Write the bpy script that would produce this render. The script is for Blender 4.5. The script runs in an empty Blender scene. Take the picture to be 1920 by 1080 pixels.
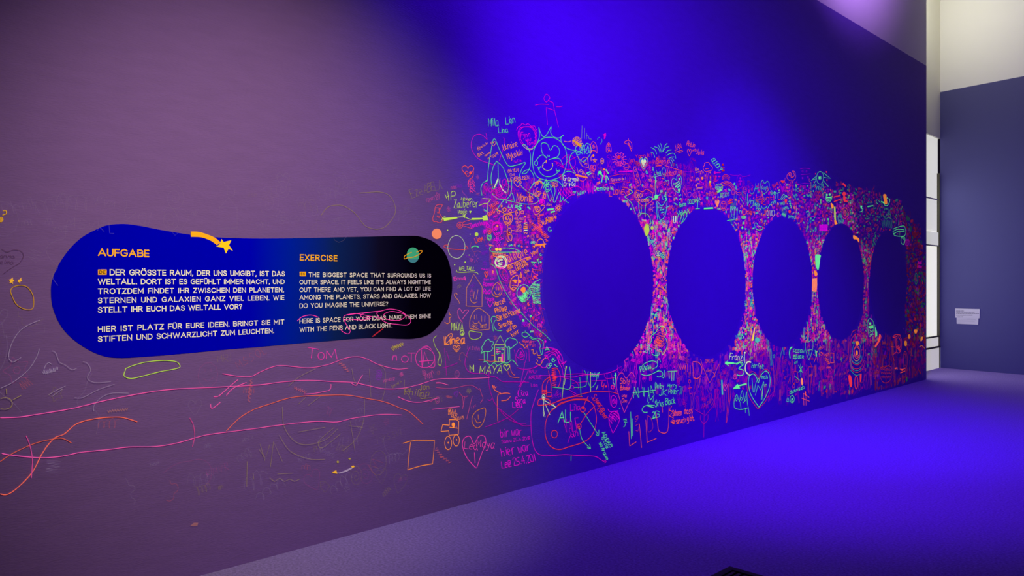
import bpy, math, random
from mathutils import Vector
R = random.Random(7)
sc = bpy.context.scene
COL = sc.collection

# ---------------------------------------------------------------- camera
F = 1460.0                      # focal length in pixels of the 1920 px frame
CX, CY = 960.0, 529.0           # principal column, horizon row
H = 1.30                        # eye height
TH = math.atan((2412 - CX) / F) # angle between view axis and the drawing wall
D = 3.41                        # distance of the camera from the drawing wall
cam_d = bpy.data.cameras.new('camera')
cam = bpy.data.objects.new('camera', cam_d); COL.objects.link(cam)
cam.location = (D, 0, H)
cam.rotation_euler = (math.radians(90), 0, TH)
cam_d.sensor_width = 36; cam_d.lens = 36 * F / 1920
cam_d.shift_y = (CY - 540) / 1920
cam_d.clip_start = 0.05
sc.camera = cam

# ---------------------------------------------------------------- world, lights, exposure
sc.view_settings.view_transform = 'Standard'
sc.view_settings.look = 'None'
sc.view_settings.gamma = 1.0
sc.view_settings.exposure = 0.0
sc.view_settings.use_curve_mapping = False
w = bpy.data.worlds.new('world'); sc.world = w; w.use_nodes = True
bg = w.node_tree.nodes['Background']
bg.inputs[0].default_value = (0.36, 0.26, 0.60, 1); bg.inputs[1].default_value = 0.015

def lamp(name, kind, loc, target, color, power, **kw):
    l = bpy.data.lights.new(name, kind); l.color = color; l.energy = power
    for k, v in kw.items(): setattr(l, k, v)
    o = bpy.data.objects.new(name, l); COL.objects.link(o); o.location = loc
    if target is not None:
        o.rotation_euler = (Vector(target) - Vector(loc)).to_track_quat('-Z', 'Y').to_euler()
    return o
# two ultraviolet floods on the ceiling track, aimed down at the circles
def blacklight(loc, target, angle, blend, k, red=0.135):
    lamp('blacklight_flood', 'SPOT', loc, target, (red, 0.0, 1.0), k * 39.5, spot_size=math.radians(angle), spot_blend=blend, shadow_soft_size=0.12)
blacklight((2.34, 2.0, 4.3), (0, 6.86, 0.72), 75.7, 1.0, 46.0)
blacklight((2.36, 5.1, 5.12), (0.53, 6.9, 0.85), 54.0, 0.95, 28.0, 0.07)
blacklight((0.56, 2.84, 4.3), (0, 3.49, 1.89), 86.9, 1.0, 4.5)
# the exhibition's warm track light above the viewer, aimed at the text panel
lamp('warm_spotlight', 'SPOT', (2.97, 1.06, 3.0), (0.04, 1.81, 1.34), (1.0, 0.93, 0.42), 530, spot_size=math.radians(59), spot_blend=1.0, shadow_soft_size=0.15)
lamp('violet_spill_fill', 'SPOT', (2.3, 8.0, 5.6), (0, 8.5, 5.75), (0.48, 0.22, 1.0), 780, spot_size=math.radians(84), spot_blend=1.0, shadow_soft_size=0.1)  # added fill: tints the white upper wall like blacklight spill
# daylight through the blinds of the window behind the wall's far end
lamp('window_daylight', 'AREA', (-0.24, 12.1, 1.5), (2.0, 12.7, 1.3), (0.95, 1.0, 0.94), 12, shape='RECTANGLE', size=1.5, size_y=2.6)
# neutral gallery light on the far wall
lamp('gallery_spotlight', 'SPOT', (0.05, 11.4, 5.3), (0.05, 13.0, 5.15), (1.0, 1.0, 0.86), 62, spot_size=math.radians(158), spot_blend=0.4, shadow_soft_size=0.3)

# ---------------------------------------------------------------- helpers
def wall_point(px, py):
    """photograph pixel -> (along the wall Y, height z) on the wall plane X = 0"""
    a = (px - CX) / F
    y = D * (math.cos(TH) + a * math.sin(TH)) / (math.sin(TH) - a * math.cos(TH))
    Z = D * math.sin(TH) + y * math.cos(TH)
    return y, H - (py - CY) / F * Z

def floor_point(px, py):
    Z = H * F / (py - CY); X = (px - CX) / F * Z
    return (D + X * math.cos(TH) - Z * math.sin(TH), X * math.sin(TH) + Z * math.cos(TH))

def mat(name, color, rough=0.9, spec=0.2, bump=0.0, bump_scale=200, var=0.0, var_scale=3, stretch=None, emit=None, estr=1.0, metal=0.0):
    m = bpy.data.materials.new(name); m.use_nodes = True
    nt = m.node_tree; b = nt.nodes['Principled BSDF']
    b.inputs['Base Color'].default_value = (*color, 1)
    b.inputs['Roughness'].default_value = rough
    b.inputs['Specular IOR Level'].default_value = spec
    b.inputs['Metallic'].default_value = metal
    if emit:
        b.inputs['Emission Color'].default_value = (*emit, 1); b.inputs['Emission Strength'].default_value = estr
    if bump or var:
        tc = nt.nodes.new('ShaderNodeTexCoord'); mp = nt.nodes.new('ShaderNodeMapping')
        nt.links.new(tc.outputs['Object'], mp.inputs[0])
        if stretch: mp.inputs['Scale'].default_value = stretch
    if var:
        n = nt.nodes.new('ShaderNodeTexNoise'); n.inputs['Scale'].default_value = var_scale; n.inputs['Detail'].default_value = 6
        mx = nt.nodes.new('ShaderNodeMix'); mx.data_type = 'RGBA'
        mx.inputs[6].default_value = (*[c * (1 - var) for c in color], 1)
        mx.inputs[7].default_value = (*[min(1, c * (1 + var)) for c in color], 1)
        nt.links.new(mp.outputs[0], n.inputs['Vector']); nt.links.new(n.outputs[0], mx.inputs[0])
        nt.links.new(mx.outputs[2], b.inputs['Base Color'])
    if bump:
        n = nt.nodes.new('ShaderNodeTexNoise'); n.inputs['Scale'].default_value = bump_scale; n.inputs['Detail'].default_value = 3
        bp = nt.nodes.new('ShaderNodeBump'); bp.inputs['Strength'].default_value = bump; bp.inputs['Distance'].default_value = 0.003
        nt.links.new(mp.outputs[0], n.inputs['Vector']); nt.links.new(n.outputs[0], bp.inputs['Height'])
        nt.links.new(bp.outputs[0], b.inputs['Normal'])
    return m

def link(name, verts, faces, material, parent=None, midx=None):
    me = bpy.data.meshes.new(name); me.from_pydata(verts, [], faces)
    for m in (material if isinstance(material, (list, tuple)) else [material]): me.materials.append(m)
    if midx: me.polygons.foreach_set('material_index', midx)
    me.update()
    o = bpy.data.objects.new(name, me); COL.objects.link(o)
    if parent: o.parent = parent
    return o

def tag(o, label=None, cat=None, group=None, kind=None):
    if label: o['label'] = label
    if cat: o['category'] = cat
    if group: o['group'] = group
    if kind: o['kind'] = kind
    return o

def box(V, Fc, x0, x1, y0, y1, z0, z1):
    n = len(V)
    V += [(x0,y0,z0),(x1,y0,z0),(x1,y1,z0),(x0,y1,z0),(x0,y0,z1),(x1,y0,z1),(x1,y1,z1),(x0,y1,z1)]
    Fc += [tuple(n+i for i in f) for f in ((0,3,2,1),(4,5,6,7),(0,1,5,4),(1,2,6,5),(2,3,7,6),(3,0,4,7))]

def boxobj(name, b, material, parent=None):
    V, Fc = [], []; box(V, Fc, *b); return link(name, V, Fc, material, parent)

def struct(o): o['kind'] = 'structure'; return o

# ---------------------------------------------------------------- materials
M_WALL = mat('navy_wall_paint', (0.155, 0.075, 0.40), rough=0.85, spec=0.15, bump=0.55, bump_scale=90, var=0.10, var_scale=14, stretch=(1, 0.45, 2.2))
M_WHITE = mat('white_wall_paint', (0.74, 0.72, 0.68), rough=0.9, bump=0.15)
M_BACK = mat('navy_wall_paint_far', (0.082, 0.081, 0.21), rough=0.85, bump=0.2, bump_scale=120)
M_DISC = mat('clean_navy_disc', (0.135, 0.05, 0.37), rough=0.75, spec=0.2, bump=0.2, bump_scale=120, var=0.05, var_scale=6)
M_CARPET = mat('blue_grey_carpet', (0.29, 0.21, 0.53), rough=1.0, spec=0.0, bump=1.0, bump_scale=150, var=0.6, var_scale=80)
M_CREAM = mat('cream_plaster', (0.86, 0.84, 0.70), rough=0.9)
M_FRAME = mat('olive_metal_frame', (0.10, 0.10, 0.05), rough=0.5)
M_BLIND = mat('backlit_blind', (0.8, 0.8, 0.78), emit=(1.0, 0.99, 0.86), estr=0.76)
M_BLIND2 = mat('backlit_blind_upper', (0.8, 0.8, 0.78), emit=(1.0, 0.99, 0.88), estr=0.58)
M_BLACK = mat('black_lacquered_wood', (0.012, 0.010, 0.012), rough=0.6)

# ---------------------------------------------------------------- setting
YE = wall_point(1737, 600)[0]                 # far end of the drawing wall
ZTOP = 4.19; ZC = 6.2
XF = D - D * 1.095                            # plane of the window facade behind it
cx, cy = floor_point(1763, 689.3)
dx, dy = floor_point(1920, 702.8)
ux, uy = dx - cx, dy - cy; L = math.hypot(ux, uy); ux /= L; uy /= L
XF = cx
bx2, by2 = cx + ux * 9, cy + uy * 9

struct(boxobj('floor', (-1.2, 11, -6, 14.5, -0.1, 0), M_CARPET))
struct(boxobj('ceiling', (-1.2, 11, -6, 14.5, ZC, ZC + .1), M_WHITE))
wl = struct(boxobj('wall_left', (-0.14, 0, -6, YE, 0, ZTOP), M_WALL))
wu = boxobj('upper_wall_panel', (-0.14, 0, -6, YE, ZTOP, ZC), M_WHITE, wl)
# far wall: a thin slab from the corner towards the right
def slab(name, z0, z1, m, t=0.12, parent=None, off=0.0):
    nx, ny = -uy, ux
    if ny < 0: nx, ny = -nx, -ny
    a = (cx - ux*off, cy - uy*off); b = (bx2, by2); V = []
    for z in (z0, z1):
        V += [(a[0], a[1], z), (b[0], b[1], z), (b[0]+nx*t, b[1]+ny*t, z), (a[0]+nx*t, a[1]+ny*t, z)]
    return link(name, V, [(0,3,2,1),(4,5,6,7),(0,1,5,4),(1,2,6,5),(2,3,7,6),(3,0,4,7)], m, parent)
wb = struct(slab('wall_back', 0, ZTOP, M_BACK))
slab('upper_wall_panel', ZTOP, ZC, M_WHITE, parent=wb, off=0.03)
# window facade behind the far end of the wall
wf = struct(boxobj('wall_window_side', (XF-.15, XF, -1, cy, 3.48, ZC), M_CREAM))
boxobj('glowing_plinth', (XF-.15, XF, -1, cy, 0, .31), mat('plinth_glow', (.8, .79, .72), emit=(1, .98, .86), estr=.42), wf)  # plinth below the window, emission added so it looks lit
win = bpy.data.objects.new('window_1', None); COL.objects.link(win); win.location = (XF, YE, 0); struct(win)
def wpart(name, b, m):
    o = boxobj(name, b, m, win); o.location = (-XF, -YE, 0); return o
y0, y1 = 9.5, cy - 0.02
wpart('sill', (XF-.10, XF+.01, y0, y1, .31, .335), M_FRAME)
wpart('glowing_rail', (XF-.10, XF-.01, y0, y1, .335, .47), mat('pale_rail', (.8,.79,.72), emit=(1,.98,.86), estr=.5))  # window rail, given a glow of its own to look bright
wpart('lower_rail', (XF-.08, XF, y0, y1, .47, .49), M_FRAME)
wpart('pane', (XF-.09, XF-.03, y0, y1, .49, 1.84), M_BLIND)
wpart('transom', (XF-.10, XF, y0, y1, 1.84, 1.856), mat('grey_transom', (.45,.45,.38)))
wpart('glowing_rail', (XF-.10, XF-.01, y0, y1, 1.856, 2.05), mat('grey_rail', (.66,.66,.62), emit=(1,1,.90), estr=.50))  # upper rail, emission put in so it stays light grey
wpart('pane', (XF-.09, XF-.03, y0, y1, 2.05, 2.54), M_BLIND2)
wpart('blind_batten', (XF-.10, XF-.02, y0, y1, 2.54, 2.56), M_WHITE)
wpart('pane', (XF-.09, XF-.03, y0, y1, 2.56, 3.48), M_BLIND2)
wpart('window_frame', (XF-.03, XF+.006, cy-.055, cy-.03, 0.0, 2.95), M_FRAME)
# ---------------------------------------------------------------- ink (daylight-fluorescent pens: their blacklight glow is a fixed emission)
def srgb(r, g, b):
    f = lambda c: (c/255/12.92) if c <= 10 else ((c/255+.055)/1.055)**2.4
    return (f(r), f(g), f(b))
INK = {
 'mint': (108, 240, 158), 'lime': (196, 226, 92), 'pale': (214, 235, 190), 'yellow': (250, 214, 90), 'orange': (255, 142, 66),
 'coral': (255, 84, 84), 'red': (235, 50, 80), 'pink': (240, 62, 175), 'magenta': (246, 12, 226), 'violet': (160, 0, 214),
 'peach': (255, 142, 110), 'aqua': (84, 212, 205), 'olive': (150, 128, 66), 'grey': (150, 128, 165), 'rose': (222, 82, 160),
 'brick': (226, 96, 84), 'tan': (196, 120, 92), 'dim': (112, 62, 96), 'dark': (78, 45, 78), 'gold': (222, 160, 50)}
_ink = {}
def ink(spec):
    """'magenta' or 'magenta*0.5' (glow scaled down: weaker ink, and less blacklight far along the wall) or 'magenta/0.5' (see-through streak)"""
    if spec in _ink: return _ink[spec]
    n, k, a = spec, 1.0, 1.0
    if '*' in n: n, k = n.split('*'); k = float(k)
    if '/' in n: n, a = n.split('/'); a = float(a)
    c = srgb(*INK[n]); c = tuple(v * k for v in c)
    m = bpy.data.materials.new('ink_' + spec.replace('*', '_').replace('/', '_')); m.use_nodes = True
    b = m.node_tree.nodes['Principled BSDF']
    b.inputs['Base Color'].default_value = (c[0]*.25, c[1]*.25, c[2]*.04, 1); b.inputs['Roughness'].default_value = .8
    b.inputs['Specular IOR Level'].default_value = 0.0
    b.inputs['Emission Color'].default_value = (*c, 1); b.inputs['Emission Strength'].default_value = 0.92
    b.inputs['Alpha'].default_value = a
    m.cycles.emission_sampling = 'NONE'
    _ink[spec] = m; return m

GL = {
'A':"02 28 42|14 34",'B':"02 08 38 47 36 05|36 44 43 32 02",'C':"47 38 18 07 03 12 32 43",'D':"02 08 28 46 44 22 02",'E':"48 08 02 42|05 35",'F':"48 08 02|05 35",
'G':"47 38 18 07 03 12 32 43 45 25",'H':"08 02|48 42|05 45",'I':"28 22",'J':"38 33 22 12 03",'K':"08 02|48 05 42",'L':"08 02 42",'M':"02 08 24 48 42",
'N':"02 08 42 48",'O':"18 07 03 12 32 43 47 38 18",'P':"02 08 38 47 46 35 05",'Q':"18 07 03 12 32 43 47 38 18|24 42",'R':"02 08 38 47 46 35 05|25 42",
'S':"47 38 18 07 16 35 44 43 32 12 03",'T':"08 48|28 22",'U':"08 03 12 32 43 48",'V':"08 22 48",'W':"08 12 26 32 48",'X':"08 42|48 02",'Y':"08 25 48|25 22",'Z':"08 48 02 42",
'a':"36 16 05 03 12 22 34|36 33 42",'b':"08 02 22 33 35 26 05",'c':"36 16 05 03 12 32",'d':"36 16 05 03 12 22 34|38 32",'e':"04 34 35 26 16 05 03 12 32",
'f':"38 28 17 12|05 25",'g':"36 16 05 04 13 33|36 31 20 00",'h':"08 02|05 26 35 32",'i':"16 12|18 17",'j':"26 21 10 00|28 27",'k':"08 02|36 04 32",'l':"18 13 22",
'm':"06 02|05 16 25 22|25 36 45 42",'n':"06 02|05 26 35 32",'o':"16 05 03 12 22 33 35 26 16",'p':"06 00|05 26 35 33 22 03",'q':"36 30|36 16 05 03 12 32",
'r':"06 02|04 16 36",'s':"36 16 05 14 33 22 02",'t':"18 13 22 32|06 36",'u':"06 03 12 22 34|36 32",'v':"06 12 36",'w':"06 12 25 32 46",'x':"06 32|36 02",
'y':"06 14 34|36 20 00",'z':"06 36 02 32",'0':"18 07 03 12 32 43 47 38 18",'1':"16 28 22",'2':"07 18 38 47 02 42",'3':"08 48 25 43 32 02",'4':"38 04 44|36 32",
'5':"48 08 05 35 43 32 02",'8':"25 07 18 38 47 25 03 12 32 43 25",'!':"28 24|22 23",'.':"12 13",',':"12 01",'-':"05 35",'+':"25 21|03 43",'&':"42 07 18 27 03 12 42",
'@':"35 15 13 34 46 37 17 05 02 12 42",'?':"07 18 38 47 25 24|22 23",'\u00f6':"16 05 03 12 22 33 35 26 16|08 07|38 37",'\u00e4':"36 16 05 03 12 22 34|36 33 42|08 07|38 37",'\u00fc':"06 03 12 22 34|36 32|08 07|38 37"}
GLP = {k: [[(int(p[0]), int(p[1]) - 2) for p in st.split()] for st in v.split('|')] for k, v in GL.items()}

def smooth(P, closed, n=5):
    if len(P) < 3: return P
    Q = []; N = len(P)
    rng = range(N) if closed else range(N - 1)
    g = (lambda i: P[i % N]) if closed else (lambda i: P[max(0, min(N - 1, i))])
    for i in rng:
        a, b, c, d = g(i-1), g(i), g(i+1), g(i+2)
        for k in range(n):
            t = k / n
            Q.append(tuple(.5*((2*b[j]) + (-a[j]+c[j])*t + (2*a[j]-5*b[j]+4*c[j]-d[j])*t*t + (-a[j]+3*b[j]-3*c[j]+d[j])*t**3) for j in (0, 1)))
    Q.append(P[0] if closed else P[-1])
    return Q
def chaikin(P):
    if len(P) < 3: return P
    Q = [P[0]]
    for a, b in zip(P, P[1:]):
        Q += [(a[0]*.75+b[0]*.25, a[1]*.75+b[1]*.25), (a[0]*.25+b[0]*.75, a[1]*.25+b[1]*.75)]
    return Q + [P[-1]]

HEART = [(0,-.5),(-.3,-.15),(-.5,.15),(-.46,.4),(-.25,.5),(-.06,.38),(0,.2),(.06,.38),(.25,.5),(.46,.4),(.5,.15),(.3,-.15),(0,-.5)]
def text_lines(s, x, y, size, ang, width, rnd):
    """handwritten strokes in picture units; y grows downwards"""
    u = size / 6.0; adv = [(2.0 if c in ' ' else (2.4 if c in 'ilI!.,1jt' else 5.4 if c in 'mMwWO' else 4.6)) for c in s]
    sx = width / sum(adv) if width else u * .95
    ca, sa = math.cos(math.radians(ang)), math.sin(math.radians(ang)); out = []; cur = 0.0
    for c, a in zip(s, adv):
        if c in GLP:
            dy = rnd.uniform(-.35, .35) * u; sc_ = rnd.uniform(.92, 1.08); sl = rnd.uniform(-.08, .22)
            for st in GLP[c]:
                P = []
                for gx, gy in st:
                    X = (cur + (gx + sl*gy + rnd.uniform(-.14, .14))) * sx; Y = (gy*sc_ + rnd.uniform(-.24, .24)) * u + dy
                    P.append((x + X*ca - Y*sa, y - X*sa - Y*ca))
                out.append(chaikin(P) if c not in 'AEFHIKLMNTVWXYZkvwxz147' else P)
        cur += a
    return out

def parse(st, fr, rnd):
    """one stroke command -> list of (points, filled, widthfactor) in photograph units"""
    ox, oy, s = fr
    tk = st.split(); fl = ''
    while tk and tk[0] in ('~', 'c', 'f', '~c', '~f', 'o', 'O', 'h', 'H', 't', 'z', '*', 'W', '@', 'd'):
        fl = tk.pop(0); break
    W = 1.0
    T = lambda P: [(ox + a/s, oy + b/s) for a, b in P]
    if fl == 't':
        x, y, size, ang, width = map(float, tk[:5]); s_ = ' '.join(tk[5:])
        return [(T(P), False, max(.5, min(.9, size/s/9))) for P in text_lines(s_, x, y, size, ang, width, rnd)]
    v = list(map(float, tk))
    if fl in ('o', 'O'):
        x, y, rx, ry = v; n = 20; ph = rnd.random()*6
        P = [(x + rx*math.cos(ph+2*math.pi*i/n)*(1+rnd.uniform(-.03,.03)), y + ry*math.sin(ph+2*math.pi*i/n)*(1+rnd.uniform(-.03,.03))) for i in range(n)]
        P.append(P[0]); return [(T(P), fl == 'O', W)]
    if fl in ('h', 'H'):
        x, y, w_, h_ = v
        P = [(x + a*w_, y - b*h_) for a, b in HEART]; return [(T(smooth(P[:-1], True, 3)), fl == 'H', W)]
    if fl == '*':        # star / asterisk burst x y r n
        x, y, r_, n = v; n = int(n)
        return [(T([(x + .3*r_*math.cos(2*math.pi*i/n), y + .3*r_*math.sin(2*math.pi*i/n)), (x + r_*math.cos(2*math.pi*i/n), y + r_*math.sin(2*math.pi*i/n))]), False, W) for i in range(n)]
    if fl == 'd':        # five pointed star x y r
        x, y, r_ = v
        P = [(x + r_*math.cos(-math.pi/2 + 4*math.pi*i/5), y + r_*math.sin(-math.pi/2 + 4*math.pi*i/5)) for i in range(6)]
        return [(T(P), False, W)]
    if fl == '@':        # spiral x y rx ry turns
        x, y, rx, ry, n = v; N = int(n*14)
        return [(T([(x + rx*i/N*math.cos(i*.45), y + ry*i/N*math.sin(i*.45)) for i in range(N+1)]), False, W)]
    if fl in ('z', 'W'):       # zigzag from a to b, amplitude, count
        x0, y0, x1, y1, am, n = v; n = int(n); L_ = math.hypot(x1-x0, y1-y0) or 1; nx, ny = -(y1-y0)/L_, (x1-x0)/L_
        P = []
        for i in range(n+1):
            t = i/n; q = am*(1 if i % 2 else -1)*rnd.uniform(.6, 1.15)
            P.append((x0+(x1-x0)*t+nx*q, y0+(y1-y0)*t+ny*q))
        return [(T(P if fl == 'W' else smooth(P, False, 3)), False, W)]
    P = list(zip(v[::2], v[1::2]))
    if fl.startswith('~'):
        return [(T(smooth(P, fl in ('~c', '~f'))), fl == '~f', W)]
    if fl == 'c': P = P + [P[0]]; return [(T(P), False, W)]
    return [(T(P), fl == 'f', W)]

_layer = [0]; OCC = {}; CELL = .022
def ribbon(V, Fc, P, wdt, x):
    """flat line of ink along P (wall metres)"""
    Q = [P[0]]
    for p in P[1:]:
        if abs(p[0]-Q[-1][0]) + abs(p[1]-Q[-1][1]) > 1e-4: Q.append(p)
    if len(Q) < 2: Q.append((Q[0][0]+wdt, Q[0][1]))
    n0 = len(V); N = len(Q)
    for i, (y, z) in enumerate(Q):
        a = Q[max(0, i-1)]; b = Q[min(N-1, i+1)]
        if N > 3 and i in (0, N-1) and Q[0] == Q[-1]: a, b = Q[-2], Q[1]
        ty, tz = b[0]-a[0], b[1]-a[1]; L_ = math.hypot(ty, tz) or 1; ny, nz = -tz/L_, ty/L_
        if 0 < i < N-1:
            t1y, t1z = y-a[0], z-a[1]; l1 = math.hypot(t1y, t1z) or 1
            m = 1/max(.5, abs((-t1z/l1)*ny + (t1y/l1)*nz))
        else: m = 1
        h = wdt*.5*m*(.85+.3*(((i*7919+n0*31) % 17)/17))
        V.append((x, y+ny*h, z+nz*h)); V.append((x, y-ny*h, z-nz*h))
    for i in range(N-1):
        a = n0+2*i; Fc.append((a, a+1, a+3, a+2))

def to_wall(P): return [wall_point(a, b) for a, b in P]
def build(name, fr, strokes, inkspec, width=2.0, parent=None, rnd=None):
    """strokes (photograph units) -> one mesh lying on the wall; width = line width in millimetres * 3"""
    rnd = rnd or R; V = []; Fc = []
    _layer[0] += 1; x = 0.0012 + .0000045*_layer[0]
    for st in strokes.split(';'):
        st = st.strip()
        if not st: continue
        for P, filled, wf in parse(st, fr, rnd):
            Wp = to_wall(P)
            for (ya_, za_), (yb_, zb_) in zip(Wp, Wp[1:]):
                nn = int(math.hypot(yb_-ya_, zb_-za_)/CELL*1.5)+1
                for q_ in range(nn+1): OCC[(int((ya_+(yb_-ya_)*q_/nn)/CELL), int((za_+(zb_-za_)*q_/nn)/CELL))] = 1
            if filled:
                cy_ = sum(p[0] for p in Wp)/len(Wp); cz_ = sum(p[1] for p in Wp)/len(Wp)
                n0 = len(V); V.append((x, cy_, cz_)); V += [(x, p[0], p[1]) for p in Wp]
                for i in range(1, len(Wp)): Fc.append((n0, n0+i, n0+i+1 if i+1 <= len(Wp) else n0+1))
                Fc.append((n0, n0+len(Wp), n0+1))
            else: ribbon(V, Fc, Wp, width*.00175*wf*(1+.07*max(0, Wp[0][0]-3.5))*(.84 if Wp[0][0] < 3.05 else 1), x)
    return link(name, V, Fc, ink(inkspec), parent)

SPLIT = {'handwriting', 'curve_line', 'tick_line', 'bar_drawing', 'vertical_curve', 'antler_strokes', 'dash_line', 'line_web', 'red_smear', 'arches_drawing', 'big_circle_line', 'pink_loops', 'footprint_drawing'}
def mark(name, label, cat, fr, *parts, group=None):
    """parts: (strokes, ink, width) for one mesh, or (part name, strokes, ink, width) when the drawing has several coloured pieces"""
    if len(parts) == 1 and len(parts[0]) == 3 and name in SPLIT and parts[0][0].count(';'):
        st, ik, wd = parts[0]; cmds = [c.strip() for c in st.split(';') if c.strip()]
        words = [c for c in cmds if c.startswith('t ')]; rest = [c for c in cmds if not c.startswith('t ')]
        pn = 'pen_stroke' if name != 'handwriting' else 'word'
        if name == 'handwriting' and words:
            parts = [('word', c, ik, wd) for c in words] + [('underline', c, ik, wd) for c in rest]
        else: parts = [('pen_stroke', c, ik, wd) for c in cmds]
    parts = [q for p in parts for q in ([(p[0].rstrip('s').replace('touche', 'touch'), c, p[2], p[3]) for c in p[1].split(';')] if len(p) == 4 and p[0] in ('orange_touches', 'dots', 'red_touches', 'core', 'torch') else [p])]
    if len(parts) == 1 and len(parts[0]) == 3:
        o = build(name, fr, *parts[0][:1], parts[0][1], parts[0][2])
    else:
        ms = [build(p[0], fr, p[1], p[2], p[3]) for p in parts]
        vs = [v.co for m_ in ms for v in m_.data.vertices]
        c = Vector((0, sum(v.y for v in vs)/len(vs), min(v.z for v in vs)))
        o = bpy.data.objects.new(name, None); COL.objects.link(o); o.location = c
        for m_ in ms: m_.parent = o; m_.location = -c
    tag(o, label, cat, group); return o

# crop frames of the photograph: (x0, y0, units per photograph pixel)
fA=(860,160,4.5); fB=(800,340,3.6); fC=(800,600,3.6); fD=(1100,220,3.858); fE=(1140,620,4.5); fF=(1420,280,3.856); fG=(1420,540,4.153)
fH=(0,640,3.0); fI=(400,620,3.375); fJ=(0,340,3.857); fK=(500,320,5.0526); fL=(895,370,9.82); fM=(895,460,9.82); fN=(1080,230,9.0)
fO=(1220,250,9.0); fP=(1340,320,9.0); fQ=(1370,480,5.14); fR=(1480,300,7.714); fS=(1600,330,7.714); fT=(880,250,10.8); fU=(1000,630,8.307)
fV=(1400,640,9.0); fW=(1540,560,6.0); fX=(800,500,9.0); fY=(860,620,9.0); fZ=(0,600,6.0); fa=(480,400,3.725); fb=(80,400,3.725); f1=(0,0,1.0)
# ---------------------------------------------------------------- five clean circles
_c = [wall_point(px, 529) for px in (1129, 1331, 1473, 1580, 1667.5)]
names = ['largest clean dark blue circle, nearest the black end of the text panel',
         'clean dark blue circle between the largest one and the middle one',
         'clean dark blue circle in the middle of the row of five',
         'clean dark navy circle between the middle one and the one at the wall end',
         'smallest looking, nearly black circle beside the bright gap at the wall end']
circles = []
px_edges = [(1015, 1226), (1249, 1398), (1412, 1521), (1534, 1618), (1632, 1699)]
for (x0, x1), nm in zip(px_edges, names):
    ya, yb = wall_point(x0, 529)[0], wall_point(x1, 529)[0]
    yc = (ya+yb)/2; r = .618; circles.append((yc, 1.302, r))
    n = 72; V = []; Fc = []
    for x, rr in ((0.0, r), (.0006, r), (.0008, r-.0006)):
        V += [(x, yc+rr*math.cos(2*math.pi*i/n), 1.302+rr*math.sin(2*math.pi*i/n)) for i in range(n)]
    for k in (0, n):
        Fc += [(k+i, k+(i+1) % n, k+n+(i+1) % n, k+n+i) for i in range(n)]
    Fc.append(tuple(range(2*n, 3*n)))
    o = link('wall_disc', [(a, b-yc, c-1.302) for a, b, c in V], Fc, M_DISC); o.location = (0, yc, 1.302)
    tag(o, nm, 'disc', 'row of five clean discs on the drawing wall')

# ---------------------------------------------------------------- text panel
def panel_material():
    m = bpy.data.materials.new('printed_panel'); m.use_nodes = True; nt = m.node_tree; b = nt.nodes['Principled BSDF']
    b.inputs['Roughness'].default_value = .55; b.inputs['Specular IOR Level'].default_value = .0
    tc = nt.nodes.new('ShaderNodeTexCoord'); sp = nt.nodes.new('ShaderNodeSeparateXYZ'); mr = nt.nodes.new('ShaderNodeMapRange'); cr = nt.nodes.new('ShaderNodeValToRGB')
    nt.links.new(tc.outputs['Object'], sp.inputs[0]); nt.links.new(sp.outputs['Y'], mr.inputs['Value'])
    mr.inputs['From Min'].default_value = wall_point(95, 540)[0]; mr.inputs['From Max'].default_value = wall_point(848, 540)[0]
    nt.links.new(mr.outputs[0], cr.inputs[0]); nt.links.new(cr.outputs[0], b.inputs['Base Color'])
    e = cr.color_ramp.elements; e[0].position = 0; e[0].color = (.0, .0, .78, 1); e[1].position = 1; e[1].color = (.001, .0, .004, 1)
    for p, c in ((.40, (.0, .0, .80, 1)), (.50, (.0, .012, .55, 1)), (.62, (.004, .016, .16, 1)), (.75, (.005, .004, .03, 1)), (.86, (.001, .0, .006, 1))):
        k = e.new(p); k.color = c
    return m
pts = [(95.3,550),(97.5,526),(109.5,496.6),(131,466),(155,444),(182,429.5),(203.5,422),(233,420),(262.5,423.6),(294.8,430),(329.7,436),(356.5,440),(402,444.8),(456,447),(520,447.2),(587,446),(694.8,443.5),(770,442),(791,444.8),(813,453.7),(831.7,471),(842,494),(847,521),(846.7,550),(839.7,580),(823.6,609),(802,628),(775,635),(743,635),(708,633.6),(668,635),(614,639.7),(560,643.8),(480,651),(429,655),(321.6,665),(254.5,670),(222,671),(195.4,668),(166,656),(133.7,633.6),(112,608),(98.8,577)]
out = to_wall(smooth(pts, True, 4)[:-1]); n = len(out)
V = [(.0009, y, z) for y, z in out] + [(.0020, y, z) for y, z in out]
Fc = [(i, (i+1) % n, n+(i+1) % n, n+i) for i in range(n)] + [tuple(range(n, 2*n))]
panel = bpy.data.objects.new('text_panel', None); COL.objects.link(panel)
tag(panel, 'large blue to black rounded text panel with German and English lettering on the wall', 'panel')
link('panel_sheet', V, Fc, panel_material(), panel)

def print_mat(name, c, e=0.0):
    return mat(name, c, rough=.7, spec=.1, emit=c if e else None, estr=e)
M_TXT = print_mat('printed_white', (.88, .79, 1.0)); M_ORA = print_mat('printed_orange', (.98, .42, .02))
M_YEL = print_mat('printed_yellow', (1.0, .62, .02)); M_GRN = print_mat('printed_green', (.06, .50, .36)); M_TEAL = print_mat('printed_teal', (.06, .28, .46))
M_DKT = print_mat('printed_dark', (.03, .01, .01))

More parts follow.
